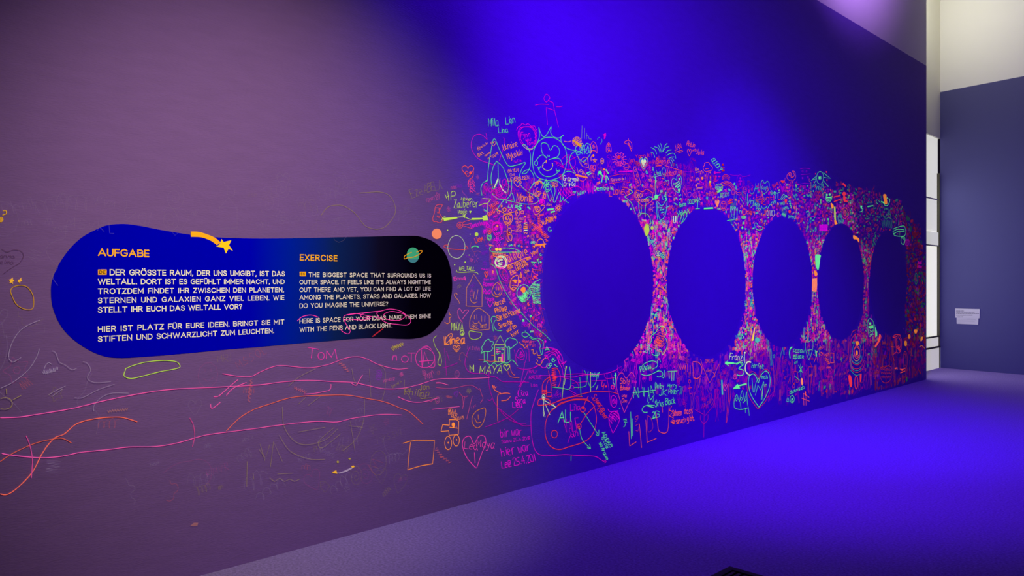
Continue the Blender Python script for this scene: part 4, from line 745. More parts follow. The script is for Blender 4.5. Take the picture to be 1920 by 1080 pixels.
M('curve_line', 'thin magenta line sinking left of the capital letters, then running right', 'line', fY, ("~ 185 270 150 350 115 450 100 560 130 650 180 700 270 722 400 720 500 760 620 785 700 840 750 860 860 862 1000 864 1180 870", 'magenta*0.5', 1.9))
M('letter_drawing', 'tall thin magenta letter A strokes right of the coral bracket', DR, fY, ("~ 1170 660 1120 790 1060 900 980 1080; ~ 1110 560 1090 660 1060 800 1030 950; ~ 1000 950 1080 870 1120 860", 'magenta*0.6', 1.9))
M('curve_line', 'thin magenta arc right under the pointed spiral', 'line', fY, ("~ 935 320 950 420 960 500 980 590; ~ 975 625 1080 650 1200 645 1290 610 1330 575; ~ 1100 560 1130 500 1140 420 1130 340; 1180 310 1185 520", 'magenta*0.55', 1.9))
M('curve_line', 'two coral bows right of the lime heart', 'line', fY, ("~ 855 560 870 650 900 720 940 750 940 725; ~ 825 680 840 740 890 785 1020 792; 545 418 605 418; ~ 330 495 440 498 540 520 640 500", 'brick*0.8', 1.9))
M('curve_line', 'long thin magenta strokes crossing beside the coral bracket', 'line', fC, ("~ 420 340 418 430 440 520 470 580 540 660 610 695 670 702; ~ 490 600 560 655 640 710 705 712; ~ 395 722 480 690 560 650 620 600; ~ 410 535 425 545 440 528; 118 190 132 375; 132 210 150 275; ~ 105 325 150 312 205 290", 'magenta*0.45', 1.9))
M('antler_strokes', 'dim pink strokes like antlers above the tractor', DR, fC, ("~ 218 488 235 510 262 520 275 510; 240 515 246 585; 255 520 240 600; ~ 355 460 368 500 378 530 360 560; 305 515 268 670; ~ 60 428 100 428 143 438; ~ 0 553 30 548 50 530 78 526; ~ 60 455 160 462 290 440 350 470", 'rose*0.6', 1.9))
M('line_web', 'dim magenta web of long strokes under the largest circle', DR, fU, ("~ 440 640 640 700 700 780 690 830; 760 520 765 640; 900 700 1130 690; ~ 550 830 600 870 660 900 670 940 600 900; o 600 800 28 26; ~ 1140 560 1150 700 1170 820 1200 1080; 1200 560 1290 900; ~ 500 600 760 585 840 600; ~ 600 740 760 715 840 712; ~ 1100 580 1130 660 1290 640", 'magenta*0.55', 1.9))
M('octopus_drawing', 'pink oval creature with scribbled face right of the red slanting words', DR, fC, ("~c 1245 520 1262 510 1280 530 1280 570 1262 590 1245 570; o 1262 550 10 16; o 1255 455 10 12; ~ 1220 600 1240 620 1290 612; W 1250 540 1275 560 6 5", 'magenta*0.8', 2.1))
# --- the alien group and what is around it
M('alien_drawing', 'orange alien with two feelers, each ending in a ring, upper left of the largest circle', DR, fL,
  ('head', "~c 478 320 540 300 600 302 635 340 634 430 600 490 560 515 505 480 468 400; ~ 482 335 540 312 620 330", 'orange', 2.1), ('eye', "o 545 375 26 38; o 520 395 12 16; o 600 410 14 14", 'orange', 2.2), ('mouth', "~ 500 435 520 470 560 488 595 465 608 435; ~ 520 445 560 465 600 440", 'orange', 2.0),
  ('feeler', "~ 490 300 440 265 385 238; o 385 275 20 28; * 350 215 22 5; o 440 160 14 18", 'orange', 2.1), ('feeler', "~ 598 305 630 278 690 268; ~c 700 260 740 228 775 250 770 310 735 345 700 310; O 725 285 12 14; o 822 275 28 28", 'orange', 2.1),
  ('body', "~ 540 512 560 560; ~c 580 570 612 580 622 640 600 685 560 680 545 640 555 590; O 590 650 10 12; ~ 560 690 570 760 620 800 632 720 622 690; 545 620 485 622; 620 610 690 615; ~ 540 760 545 800 580 815", 'orange', 2.1))
M('ring_drawing', 'small orange ring above the orange alien, right one of two', DR, fL, ("~c 570 240 595 222 622 235 615 265 590 285 565 262", 'orange', 2.0))
M('ring_drawing', 'small orange ring above the orange alien, left one of two', DR, fL, ("o 493 225 32 36; ~ 480 205 500 200 510 215", 'orange', 2.0))
M('alien_drawing', 'magenta alien with a ringed feeler and yellow feet, standing on the surfboard', DR, fL,
  ('head', "~c 275 505 330 460 400 465 445 510 455 570 440 650 400 710 355 715 315 690 280 620; ~ 285 510 340 478 400 490 430 540 430 640; @ 345 570 28 55 2; ~ 300 640 330 680 370 690 410 650; o 310 585 14 22; W 410 500 430 600 14 6; ~ 330 640 365 665 400 640", 'magenta*0.95', 2.2),
  ('feeler', "~ 285 480 270 430 235 425 225 445 245 490; o 185 525 28 35; ~ 165 490 180 480; ~ 390 460 395 400 430 360 470 350", 'magenta*0.9', 2.0),
  ('body', "~ 350 715 345 790 340 860 365 930; ~ 375 715 390 780 415 830 395 880 390 930; W 345 740 385 900 20 10; 345 800 285 790; 300 745 330 800; 405 800 440 765 470 762; 425 730 440 765", 'magenta*0.95', 2.2), ('eye_spark', "O 362 530 16 18", 'orange', 2))
M('shoe_drawing', 'yellow glowing shoe under the magenta alien, left one', DR, fL, ("O 352 955 34 26", 'yellow', 2))
M('shoe_drawing', 'yellow glowing shoe under the magenta alien, right one', DR, fL, ("O 412 957 28 25", 'yellow', 2))
M('surfboard_drawing', 'pale green surfboard outline under the magenta alien', DR, fM, ("~ 248 30 222 40 220 70 240 105 290 122 450 126 600 125 700 125 790 118 740 92 680 68 560 50 440 50", 'mint*0.75', 2.1))
M('face_drawing', 'small pale green masked face left of the magenta alien', DR, fL, ("o 212 730 40 58; W 185 715 245 720 16 7; O 195 765 14 12; W 190 770 235 790 12 5; o 212 745 26 40", 'mint*0.65', 2.1))
M('head_drawing', 'small coral head just above the pale green masked face', DR, fL, ("~c 185 640 190 590 225 575 248 610 240 660 210 680; O 215 620 16 18; ~ 200 655 218 665 235 650", 'coral*0.8', 1.9))
M('handwriting', 'two coral words slanting up, left of the orange alien feeler', WR, fL, ("t 245 205 78 32 185 Malio; t 215 355 80 36 170 Waldi", 'coral', 2.2))
M('handwriting', 'white green letters in quotes under the loop of the big green star', WR, fL, ("t 560 190 68 -8 90 LX; t 680 205 76 -10 120 AS; O 530 92 12 14; O 805 152 14 14; ~ 690 150 760 180 800 215 740 235", 'mint', 2.4))
M('handwriting', 'orange word inside the foot of the green star', WR, fA, ("t 485 982 66 0 148 Monte", 'orange', 2.6))
M('list_drawing', 'orange list of five short names beside the striped rocket', WR, fL, ("t 675 410 44 -3 165 GULHAN; t 698 468 36 -5 110 MERT; t 705 522 36 -5 100 TINA; t 710 568 38 -3 95 TOM; t 700 632 38 -2 120 LENO", 'orange', 2.2))
M('rocket_drawing', 'striped rocket with red tip and orange ball, right of the list of names', DR, fL, ('tip', "f 875 375 900 465 852 465", 'pink*0.9', 2), ('ball', "O 872 355 16 18", 'orange', 2), ('stripe', "f 848 475 908 462 912 475 850 490; f 850 600 918 598 915 615 848 618", 'pale', 2), ('orange_stripe', "f 845 505 912 490 914 502 846 520; f 842 535 916 522 918 534 842 552; f 842 562 918 555 918 580 842 585", 'orange', 2), ('foot', "~ 850 620 855 665 880 650 905 668 915 640", 'orange', 2))
M('puppy_drawing', 'orange rolled up puppy in a tilted heart, right under the foot of the green star', DR, fL, ("~ 1055 165 1030 230 1035 290 1075 325 1130 290 1190 230 1232 180 1225 150 1190 145 1155 165; o 1105 215 46 52; o 1085 195 10 10; o 1118 185 10 10; ~ 1080 230 1105 262 1135 235; o 1100 222 8 8; ~ 1075 165 1060 170 1060 195", 'orange', 2.1))
M('flower_drawing', 'pink flower face between the puppy and the green star foot', DR, fL, ("@ 1180 75 44 44 3; ~c 1140 60 1180 30 1222 60 1225 110 1185 130 1140 110; W 1150 40 1220 50 12 6", 'magenta', 2.2))
M('sun_drawing', 'small orange sun with long rays at the upper left edge of the largest circle', DR, fA, ("* 840 1035 30 9; o 838 1035 11 11", 'orange', 2.1))
M('handwriting', 'two thick green words left of the small orange sun', WR, fL, ("f 1280 215 1400 200 1408 218 1285 248; f 1340 262 1420 245 1425 268 1345 292; W 1290 225 1400 215 12 6", 'mint', 2.2))
M('handwriting', 'orange word above the thick green words', WR, fL, ("t 1265 155 50 0 105 Alex", 'orange', 2.2))
M('handwriting', 'two bright orange words at the upper left edge of the largest circle', WR, fL, ("t 1262 428 72 14 210 simple; t 1190 505 88 18 225 Wohen", 'orange', 2.6))
M('handwriting', 'small mint letter C at the left edge of the largest circle', WR, fL, ("~ 1345 552 1315 552 1302 590 1320 622 1360 618; O 1350 610 12 14", 'mint', 2.2))
M('burst_drawing', 'coral and magenta exploding star of long scribbles left of the mint letter C', DR, fL, ("W 1000 470 1300 740 34 26; W 1120 340 1160 600 34 16; W 1000 600 1200 520 22 14; W 1160 600 1280 810 24 14; W 1130 330 1215 320 20 8", 'coral', 2.2))
M('car_drawing', 'orange car with a round roof at the left edge of the largest circle', DR, fL, ("~ 1085 855 1105 795 1160 765 1205 795 1225 855; 1050 872 1260 855; 1055 880 1258 866; f 1010 905 1060 885 1050 925; f 1145 880 1165 880 1165 925 1150 925; f 1200 880 1225 875 1240 920 1220 922; W 1060 890 1240 885 12 9", 'orange', 2.3))
M('handwriting', 'large orange cursive word with a long underline, left of the largest circle', WR, fM, ("t 505 330 150 20 480 Tallilove; ~ 540 375 700 310 840 250 970 205; ~ 500 200 560 190; t 985 185 84 22 180 your", 'orange', 2.6))
M('handwriting', 'two lines of orange names under the large cursive word', WR, fM, ("t 570 455 82 26 100 Milli; t 695 395 78 25 115 Hugo; t 820 335 74 24 75 Lea; t 905 285 66 24 90 Anna; t 612 545 76 18 105 Ella; t 720 470 76 24 95 Leo; t 820 412 70 28 130 Greta; t 870 510 60 22 90 Opa", 'orange', 2.2))
M('target_drawing', 'bright white green double ring with three bars, left of the cursive word', DR, fM, ('ring', "o 430 312 112 118; ~c 330 330 370 240 450 220 510 280 515 360 450 400 380 390", 'pale', 3.2), ('bar', "355 290 400 270 460 268; 380 335 455 318; 370 372 450 352; ~ 360 290 400 300", 'pale', 3.4), ('orange_hair', "W 270 150 460 160 24 12; W 350 210 440 220 16 7; 280 190 440 240", 'orange', 2.0), ('red_smile', "~ 330 385 380 420 440 420 500 385; ~ 345 395 400 410 460 405", 'pink', 2.6))
M('slide_line_drawing', 'long pale green line running from the white green double ring down to the largest circle', DR, fB, ("~ 430 558 452 572 466 592 480 640 500 690 525 740 550 782 590 840 640 892 680 935 730 985 790 1030 835 1075", 'mint*0.62', 2.0))
M('balloon_drawing', 'pink oval balloon just right of the long pale green line', DR, fM, ("~c 400 460 440 432 500 445 545 520 560 600 520 658 465 625 415 550; ~ 470 540 490 600 510 570; ~ 500 620 540 600", 'magenta*0.8', 2.2))
M('egg_drawing', 'orange egg outline with a winged shape inside, below the lines of orange names', DR, fM, ("~c 740 558 680 565 620 620 595 700 600 780 650 822 700 800 740 740 748 650; f 620 660 680 625 740 640 700 660 690 700 660 665; f 690 640 715 640 710 700 695 690; O 775 665 26 28; ~ 630 740 680 735 720 745; ~ 620 800 660 770 700 790", 'orange', 2.3))
M('can_drawing', 'small orange bottle right above the winged egg', DR, fM, ("c 778 540 808 535 812 590 780 590; 790 535 795 490 802 530; ~ 785 555 800 560 795 580", 'orange', 2.2))
M('ball_drawing', 'green ring crossed by a green scribble, with an orange blot at its top', DR, fM, ('ring', "~c 850 725 930 760 975 840 965 930 910 1000 840 1040 780 1000 730 930 725 840 770 760", 'mint*0.9', 2.1), ('scribble', "W 780 980 960 830 46 22; W 790 1020 900 930 40 16", 'mint', 2.3), ('orange_blot', "f 800 790 850 755 880 790 882 840 850 880 805 850 790 820", 'orange', 2))
M('scribble_drawing', 'tall pale green scribble along the left edge of the largest circle', DR, fM, ("~ 960 790 1010 710 1080 660 1150 625; W 1010 720 1060 1070 46 20; W 1100 720 1120 1070 44 24; ~ 970 830 1000 900 1030 1000 1040 1080; W 1020 720 1140 730 18 9", 'mint*0.9', 2.2))
M('handwriting', 'mint letters joined by a plus at the left edge of the largest circle', WR, fM, ("t 1040 380 80 62 90 A; t 1105 290 60 62 60 +; t 1160 200 56 50 60 c; O 1160 310 16 18; ~ 1090 250 1120 320 1130 350", 'mint*0.9', 2.2))
M('flower_drawing', 'orange star flower at the left edge of the largest circle, under the long underline', DR, fM, ("~c 990 560 1010 470 1040 520 1110 545 1080 570 1100 610 1040 600 1020 630 1000 590; O 1045 575 24 20; ~ 1000 425 1040 450 1160 458", 'coral', 2.3))

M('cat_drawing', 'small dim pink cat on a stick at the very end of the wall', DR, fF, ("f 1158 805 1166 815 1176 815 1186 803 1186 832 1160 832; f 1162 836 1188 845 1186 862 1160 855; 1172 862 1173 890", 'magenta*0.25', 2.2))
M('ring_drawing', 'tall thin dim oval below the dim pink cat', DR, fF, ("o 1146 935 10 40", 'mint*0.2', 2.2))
# --- middle of the wall, below and between the circles
M('leaf_cloud_drawing', 'mint green leaf shaped outline filled with coral squiggles, between the first two circles', DR, fE,
  ('leaf_outline', "~ 400 15 420 -18 450 -40 480 -20 490 20 475 50 492 80 496 130 480 170 460 200 440 160 425 168 428 200 410 210 372 200 365 160 345 145 350 115 365 80 362 45 400 15", 'mint', 2.2), ('coral_squiggle', "W 380 150 480 20 26 16; W 395 70 470 120 30 14; W 420 -5 430 180 20 16", 'coral', 2.0))
M('pointed_heart_drawing', 'tall magenta heart with three orange words, below the largest circle', DR, fE,
  ('heart_outline', "~ 135 692 100 590 70 480 78 390 118 355 150 402 195 352 228 415 215 520 165 625 135 692", 'pink*0.85', 2.2), ('lettering', "t 96 448 48 2 88 Sibly; t 100 500 36 -2 85 Bohnen; t 112 556 26 -12 45 und; t 112 602 32 -4 48 Con", 'coral', 2.2))
M('handwriting', 'mint green word with a long loop over it, under the mint leaf outline', WR, fE, ("~ 270 350 278 310 310 275 370 255 412 272 408 305 370 325; t 275 350 44 22 100 Petkau; ~ 275 365 320 378 380 360 430 330; 420 240 410 265; 432 245 440 262", 'mint*0.9', 2.1))
M('handwriting', 'large green crossed letters left of the green names', WR, fE, ("t 215 572 86 10 180 AHHA; 205 525 400 500; t 330 600 60 0 60 M; t 455 400 60 6 30 J; ~ 400 350 440 340 460 370 430 390 410 385; 500 345 580 340; 510 345 515 405; 535 345 535 425; 555 345 552 420", 'mint*0.85', 2.2))
M('handwriting', 'three lines of green names right of the large green crossed letters', WR, fE, ("t 395 488 44 3 78 Dolby; t 500 476 30 0 80 Harry; t 428 545 46 -2 75 JK.; t 508 530 42 -3 85 Potter; 595 472 615 474", 'mint*0.85', 2.1))
M('handwriting', 'two green words with an arrow beneath the other green names', WR, fE, ("t 395 640 50 6 78 Sirius; t 482 625 54 6 90 Black; ~ 392 632 340 628 300 640 285 668 300 688 330 688; 345 600 330 632 385 650; t 370 735 50 0 28 2; t 395 730 54 0 40 G; 358 745 410 730", 'mint*0.85', 2.2))
M('handwriting', 'two coral lines of writing low on the wall below the second circle', WR, fE, ("t 542 718 48 3 80 Schoen; t 642 700 46 4 75 dass; t 540 790 44 6 65 es; t 590 780 44 6 70 euch; t 665 765 46 6 65 gibt.", 'coral', 2.6))
M('handwriting', 'big sparse orange letters low on the wall below the coral loop side', WR, fE, ("172 850 180 972; 180 972 235 938; 262 785 280 988; 315 752 328 942 405 908; ~ 402 690 415 780 430 850 500 845 512 640; 455 640 458 690; W 520 640 545 790 18 6", 'coral*0.85', 2.3))
M('bar_drawing', 'two green upright bars left of the sparse orange letters', DR, fE, ("188 685 195 912; 200 740 206 890", 'mint*0.8', 2.6))
M('handwriting', 'small pale green marks left of the two green upright bars', WR, fE, ("t 128 745 30 -70 40 zu; ~ 150 750 140 800 128 812; 90 655 100 655", 'mint*0.7', 2.0))
M('leaf_drawing', 'magenta hatched leaf at the left of the big sparse orange letters', DR, fE, ("~ 38 865 10 790 8 720 40 680 80 690 92 760 60 830 38 865; W 10 760 90 720 26 10; W 15 730 75 690 20 7", 'magenta*0.85', 2.0))
M('letter_outline_drawing', 'faint pink bubble letters between the green bars', DR, fE, ("~ 330 715 335 850 375 820 360 740 330 715; ~ 225 730 250 715 245 750 228 770; ~ 230 800 260 790 250 845 230 840; o 238 735 12 14", 'pink*0.5', 1.9))
M('handwriting', 'large orange letter D with strokes under the second circle', WR, fE, ("711 270 720 398; ~ 712 262 760 268 788 310 782 370 755 402 720 398; 650 290 655 350; 668 280 670 350; 690 290 690 360; W 590 300 650 310 26 8; 775 400 762 480", 'coral', 2.5))
M('pennant_drawing', 'thin orange pennant pointing down with two faint words, under the second circle', DR, fE, ("~ 778 240 800 310 855 440; 855 440 895 370 935 280; t 820 270 30 2 75 GRUNE; t 848 310 24 0 24 I; t 825 350 30 4 48 alien; ~ 882 350 900 375 890 395", 'coral*0.8', 2.0))
M('cross_drawing', 'pink ring on a cross under the large orange letter D', DR, fE, ("o 685 428 9 14; 686 442 686 540; 672 485 706 480; 690 530 705 535", 'red*0.9', 2.1))
M('dim_flower_drawing', 'faint magenta flower on a long stem low on the wall right of the coral writing', DR, fE, ("W 780 640 845 640 22 9; 808 670 805 900; ~ 805 790 778 750 780 710; ~ 805 790 838 750 840 705; 730 665 800 705; 880 640 815 720", 'magenta*0.5', 2.0))
M('numeral_drawing', 'pale green arrow and numeral three under the third circle gap', DR, fE, ('arrow', "~ 985 272 1030 275 1085 275; 1005 255 985 272 1015 295; f 985 262 1060 268 1060 278 990 284", 'mint', 2.6), ('numeral', "~ 1078 282 1110 262 1138 285 1100 318 1142 335 1135 372 1100 378 1085 368; ~ 1082 288 1108 270 1128 288", 'mint', 3.0))
M('letter_drawing', 'thick cream letter C right of the pale green numeral three', DR, fE, ("~ 1205 264 1172 262 1154 300 1158 345 1180 370 1202 375; ~ 1204 268 1175 266 1158 300 1160 342 1182 366", 'pale', 3.2))
M('handwriting', 'pale white name above the numeral three', WR, fE, ("t 1020 248 58 -3 130 Franzi; 1150 180 1152 275; O 1152 186 7 7", 'pale', 2.3))
M('handwriting', 'green word just above the large green and red heart', WR, fE, ("t 1208 312 38 -5 100 Herfelt", 'mint*0.9', 2.3))
M('heart_drawing', 'large double heart, mint inside red, with a green zigzag and writing inside', DR, fE,
  ('mint_outline', "~ 1270 645 1205 545 1182 450 1190 385 1225 365 1250 395 1265 440 1285 380 1330 340 1362 385 1360 470 1320 570 1270 645", 'mint', 2.6), ('red_outline', "~ 1262 662 1190 560 1168 460 1178 375 1215 345 1250 370 1268 410; ~ 1268 410 1295 345 1335 325 1370 370 1372 480 1330 590 1262 662", 'red*0.8', 2.0), ('zigzag', "1212 400 1222 520; ~ 1232 520 1245 440 1270 400; 1240 545 1262 460 1285 500 1310 430 1290 580; 1296 582 1306 460; t 1296 408 34 6 55 mais; t 1315 475 34 10 30 in", 'mint*0.9', 2.1))
M('arrow_drawing', 'thick pale green arrow pointing left beside the large double heart', DR, fE, ("f 1165 442 1090 462 1092 472 1167 454; f 1090 448 1050 490 1112 488", 'mint', 2))
M('mountain_drawing', 'mint green three peaked mountain under the thick arrow', DR, fE, ("~ 1060 600 1072 560 1085 540 1098 580 1108 595; ~ 1105 600 1118 540 1130 505 1142 560 1150 590; 1148 590 1168 515; ~ 1168 515 1172 600 1182 660 1190 718; ~ 1060 600 1066 650 1120 665 1180 650; ~ 1120 660 1112 600; ~ 1155 650 1158 695; o 1080 580 6 12; o 1122 575 8 12; 1135 610 1165 580", 'mint*0.8', 2.2))
M('stake_drawing', 'tall thin pink stake outline left of the mountain', DR, fE, ("~ 1010 445 1012 560 1000 700 992 780; ~ 1036 450 1030 560 1010 700 998 775; 1020 450 1018 600", 'red*0.85', 2.2))
M('heart_drawing', 'small pink heart beside the tall pink stake, under the pale arrow', DR, fE, ("h 985 480 34 52; o 1068 390 14 20; W 1060 380 1080 400 8 3", 'pink', 2.2))
M('bar_drawing', 'thick aqua upright bar left of the tall pink stake', DR, fE, ("f 952 415 962 415 968 540 956 540", 'aqua*0.8', 2))
M('arc_drawing', 'thick lime arc under the third circle', DR, fV, ("~ 762 95 732 115 716 170 716 220 726 285; ~ 765 98 736 120 720 175 722 230 728 285", 'mint', 3.4))
M('handwriting', 'two lines of pale green lettering right of the lime arc', WR, fV, ("t 780 180 48 -5 185 DESIGN; t 780 290 64 3 190 Space; ~ 775 300 800 240 850 225", 'mint*0.85', 2.6))
M('heart_drawing', 'long pale green pointed heart under the gap between third and fourth circles', DR, fV, ("~ 1045 312 1005 210 985 110 988 20 1012 -25 1050 0 1085 -25 1112 10 1110 120 1082 220 1048 312; 1020 150 1090 140; 1045 150 1048 240", 'mint*0.7', 2.2))
M('handwriting', 'green handwriting rising to the right above the coral hash mark', WR, fV, ("t 730 885 60 20 270 akonseb", 'mint*0.9', 2.6))
M('smiley_drawing', 'green oval smiley near the floor, right one of a pair', DR, fV, ("o 762 975 36 62; O 762 975 14 18; ~ 745 1000 762 1015 780 998", 'mint*0.8', 2.4))
M('smiley_drawing', 'small aqua drop near the floor, left one of a pair', DR, fV, ("~c 668 1000 690 950 705 1010 685 1018", 'aqua*0.8', 2.4))
M('hash_drawing', 'coral and pink hash mark near the floor right of the smiley', DR, fV, ("950 875 958 1080; 982 840 980 1080; 1005 900 1002 1080; 955 880 1050 945; 920 958 1055 1010; f 975 850 995 850 990 920", 'coral', 2.2))
M('star_drawing', 'small green man like star under the long pale heart', DR, fV, ("905 375 908 600; 868 402 905 470; 938 420 905 470; 905 480 870 525; 905 490 945 530; o 910 490 12 20", 'mint*0.8', 2.2))
M('house_drawing', 'pink house with pointed roof and a green stroke across, under the long pale heart', DR, fV, ('house_outline', "~ 725 725 730 600 700 690 690 720; 765 700 770 560 790 510 850 515 868 690 835 695 830 640 812 640 810 700 775 722; 822 400 822 510; 812 400 812 505", 'red*0.75', 2.3), ('green_stroke', "800 582 885 655", 'mint*0.7', 2.4))
M('candle_drawing', 'peach upright blot right of the pink house', DR, fV, ("~f 912 628 935 628 945 700 930 740 910 700", 'peach', 2))
M('funnel_drawing', 'tall narrow pink double line falling from the long pale heart', DR, fV, ("~ 1042 425 1040 600 1042 880; ~ 1098 430 1085 600 1060 900; 1045 430 1110 432; ~ 1135 420 1100 560 1085 700; 1065 350 1090 420", 'red*0.65', 2.2))
M('stick_person_drawing', 'small green and pink stick person right of the long pale heart', DR, fV, ('body', "f 1150 170 1175 160 1180 250 1165 265; 1145 150 1190 180", 'mint*0.8', 2.3), ('limbs', "1175 190 1220 110; ~ 1220 110 1260 105; 1120 215 1150 240; 1165 265 1130 360; 1180 260 1198 365; 1210 210 1260 240; W 1240 180 1285 215 12 5", 'coral*0.8', 2.3))
M('frame_drawing', 'small coral rectangle beside the orange blots', DR, fW, ("c 92 612 138 612 136 722 98 722; W 30 640 80 620 16 7; W 40 660 90 740 14 9; W 55 780 105 770 12 6", 'coral*0.85', 2.4))
M('concentric_drawing', 'nest of coral and green concentric ovals below the fourth circle', DR, fW,
  ('outer_oval', "~c 390 398 440 430 470 520 470 640 440 720 395 745 350 720 325 640 322 520 345 440; ~ 320 640 340 760 395 790 450 760 480 690; ~ 310 700 340 800 400 830 460 790 490 700; ~ 390 350 350 370 330 420; ~ 310 480 305 600 315 720", 'red*0.75', 2.2),
  ('green_oval', "~c 390 480 430 520 445 600 425 680 390 705 358 670 345 600 360 520; ~ 335 620 345 700 395 730 440 700 455 640; ~ 322 660 335 770 395 810 450 780; ~ 320 800 380 860 430 850", 'aqua*0.5', 2.0),
  ('inner_oval', "~c 395 545 420 570 425 620 395 655 370 620 368 570; o 397 600 34 70; ~ 352 630 370 690 410 690 430 640", 'coral*0.85', 2.2), ('core', "O 402 500 20 24", 'orange*0.8', 2), ('core', "O 395 610 12 30", 'orange*0.8', 2))
M('face_drawing', 'green oval face in a hood just above right of the concentric ovals', DR, fW, ("~c 515 260 545 225 580 260 582 340 560 410 535 420 520 340; O 545 280 12 14; f 525 310 580 300 582 330 550 340 530 330; ~ 535 350 560 370 575 350; W 545 410 580 400 10 5", 'mint*0.7', 2.4))
M('stroke_drawing', 'green tall brush mark right beside the hooded green face', DR, fW, ("f 600 310 625 380 625 420 605 435; 598 290 605 360", 'mint*0.7', 2.2))
M('flame_drawing', 'coral slanting flame stroke left under the last circle', DR, fW, ("~f 650 400 665 420 645 490 610 545 598 530 640 470; ~ 650 402 670 430 650 490", 'coral*0.8', 2.2))
M('drop_drawing', 'solid red drop under the concentric ovals, left one', DR, fW, ("~f 300 870 325 862 342 930 340 980 325 992 310 950", 'red', 2))
M('drop_drawing', 'red outlined drop under the concentric ovals, middle one', DR, fW, ("o 390 942 20 76; o 390 942 16 68", 'red*0.9', 2.3))
M('drop_drawing', 'solid red drop under the concentric ovals, right one', DR, fW, ("~f 430 860 448 845 445 920 432 935", 'red*0.9', 2))
M('seahorse_drawing', 'red seahorse with striped belly under the last circle', DR, fW, ("~c 800 435 830 405 885 410 885 430 900 470 895 560 870 610 840 590 840 500 830 440; o 860 500 30 60; W 855 530 885 600 12 9; W 800 430 880 415 8 6; ~ 840 600 800 640 820 700; ~ 780 540 830 545", 'red*0.7', 2.2))
M('tall_oval_drawing', 'dim red double oval right of the seahorse', DR, fW, ("o 940 690 26 95; o 938 690 14 70; ~ 950 780 935 810 905 820", 'red*0.4', 2.2))
M('basket_drawing', 'dim red basket of squiggles near the floor under the last circle', DR, fW, ("~c 655 800 700 760 780 770 790 860 760 930 700 945 660 880; W 665 790 780 800 14 12; W 665 830 785 840 14 12; W 670 880 780 880 14 11; ~ 660 770 700 775 765 745; ~ 680 930 720 950 760 930", 'red*0.45', 2.1))
M('skater_drawing', 'coral sprawling figure near the floor right of the basket', DR, fW, ("~ 820 785 850 775 855 800; ~ 880 790 905 795 940 785; 905 795 915 825 885 835; 915 825 940 815; O 835 785 8 8; O 905 800 10 10", 'coral*0.7', 2.4))
M('torch_drawing', 'orange blot like a torch right of the last circle', DR, fW, ("~f 1040 350 1075 350 1068 388 1048 388; O 1058 372 12 12", 'orange*0.6', 2))
M('torch_drawing', 'orange blot between the seahorse and the upper torch', DR, fW, ("~f 972 410 995 405 998 440 978 450", 'orange*0.5', 2))
M('torch_drawing', 'orange blot right beside the seahorse neck', DR, fW, ("~f 932 480 955 478 958 525 936 530", 'orange*0.5', 2))
M('torch_drawing', 'orange blot nearest the wall end', DR, fW, ("~f 1118 435 1140 430 1130 470 1112 475; ~ 1100 540 1130 530 1160 560", 'orange*0.55', 2))
M('foot_drawing', 'solid mint drop in the upper part of the gap between the third and fourth circles', DR, fF, ("~f 416 770 430 760 455 766 452 790 442 862 432 870 420 840", 'mint', 2))
M('spiral_patch_drawing', 'peach filled panel with rings in the gap between the third and fourth circles', DR, fF, ('patch', "f 395 935 428 932 430 980 425 1032 392 1025", 'peach', 2), ('ring', "o 410 985 14 34; o 410 985 8 20", 'coral', 2.0))
M('orange_drop_drawing', 'small orange drop above the peach panel', DR, fF, ("~f 408 880 422 880 432 905 415 915", 'orange', 2))
M('tree_drawing', 'white yellow narrow trunk at the foot of the gap between second and third circles', DR, fQ, ("~f 222 700 230 705 218 800 208 818 202 800", 'yellow', 2))
M('ball_drawing', 'aqua solid ball at the foot of the gap between second and third circles', DR, fQ, ("O 252 810 22 26", 'aqua*0.8', 2))
M('palette_drawing', 'yellow green blot with dots at the upper right edge of the largest circle', DR, fD, ("~f 415 790 440 780 450 820 430 860 415 830; o 433 790 15 18; O 470 800 10 14; 430 840 440 870", 'lime*0.9', 2.4))
M('heart_balloon_drawing', 'coral heart balloon with orange words and mint strings, right of the largest circle top', DR, fD,
  ('heart_outline', "~c 405 642 350 590 342 550 365 528 402 540 430 520 470 548 470 600 440 625", 'coral', 2.1), ('lettering', "t 350 580 38 4 60 Geox; t 362 615 32 4 90 Heidemo", 'orange', 2.0), ('string', "~ 372 610 375 660 385 700; ~ 392 640 392 700; ~ 425 620 420 680 422 718; ~ 270 575 320 620 352 700; ~ 370 720 400 695 440 705 460 750 455 790; ~ 270 575 330 540 300 520; ~ 410 600 450 575 500 600", 'mint*0.9', 2.0))
M('handwriting', 'coral name with underline left of the heart balloon', WR, fD, ("t 188 555 32 -2 80 LOVE; t 288 570 40 32 50 Lori; 165 535 160 570 180 572; ~ 250 505 298 515 300 540", 'coral', 2.1))
M('butterfly_drawing', 'aqua winged creature with a glowing head above the gap after the largest circle', DR, fD,
  ('wings', "~ 510 740 502 660 505 610 540 640 575 600 575 660 560 720 530 745; ~ 505 620 515 700 530 750 535 780; ~ 575 605 570 560 572 540; ~ 540 560 550 600; ~ 600 640 570 655; W 520 640 560 700 16 7", 'aqua', 2.2), ('head', "O 500 575 13 16; 495 430 497 570; 500 580 470 600; 505 575 530 555; 570 540 572 600; W 560 560 575 600 8 5", 'mint', 2.4))
M('letter_drawing', 'thick white letter U above the left shoulder of the second circle', DR, fD, ("~ 622 712 624 748 632 765 642 748 643 712; 625 712 627 750; 640 714 640 750", 'pale', 3.4))
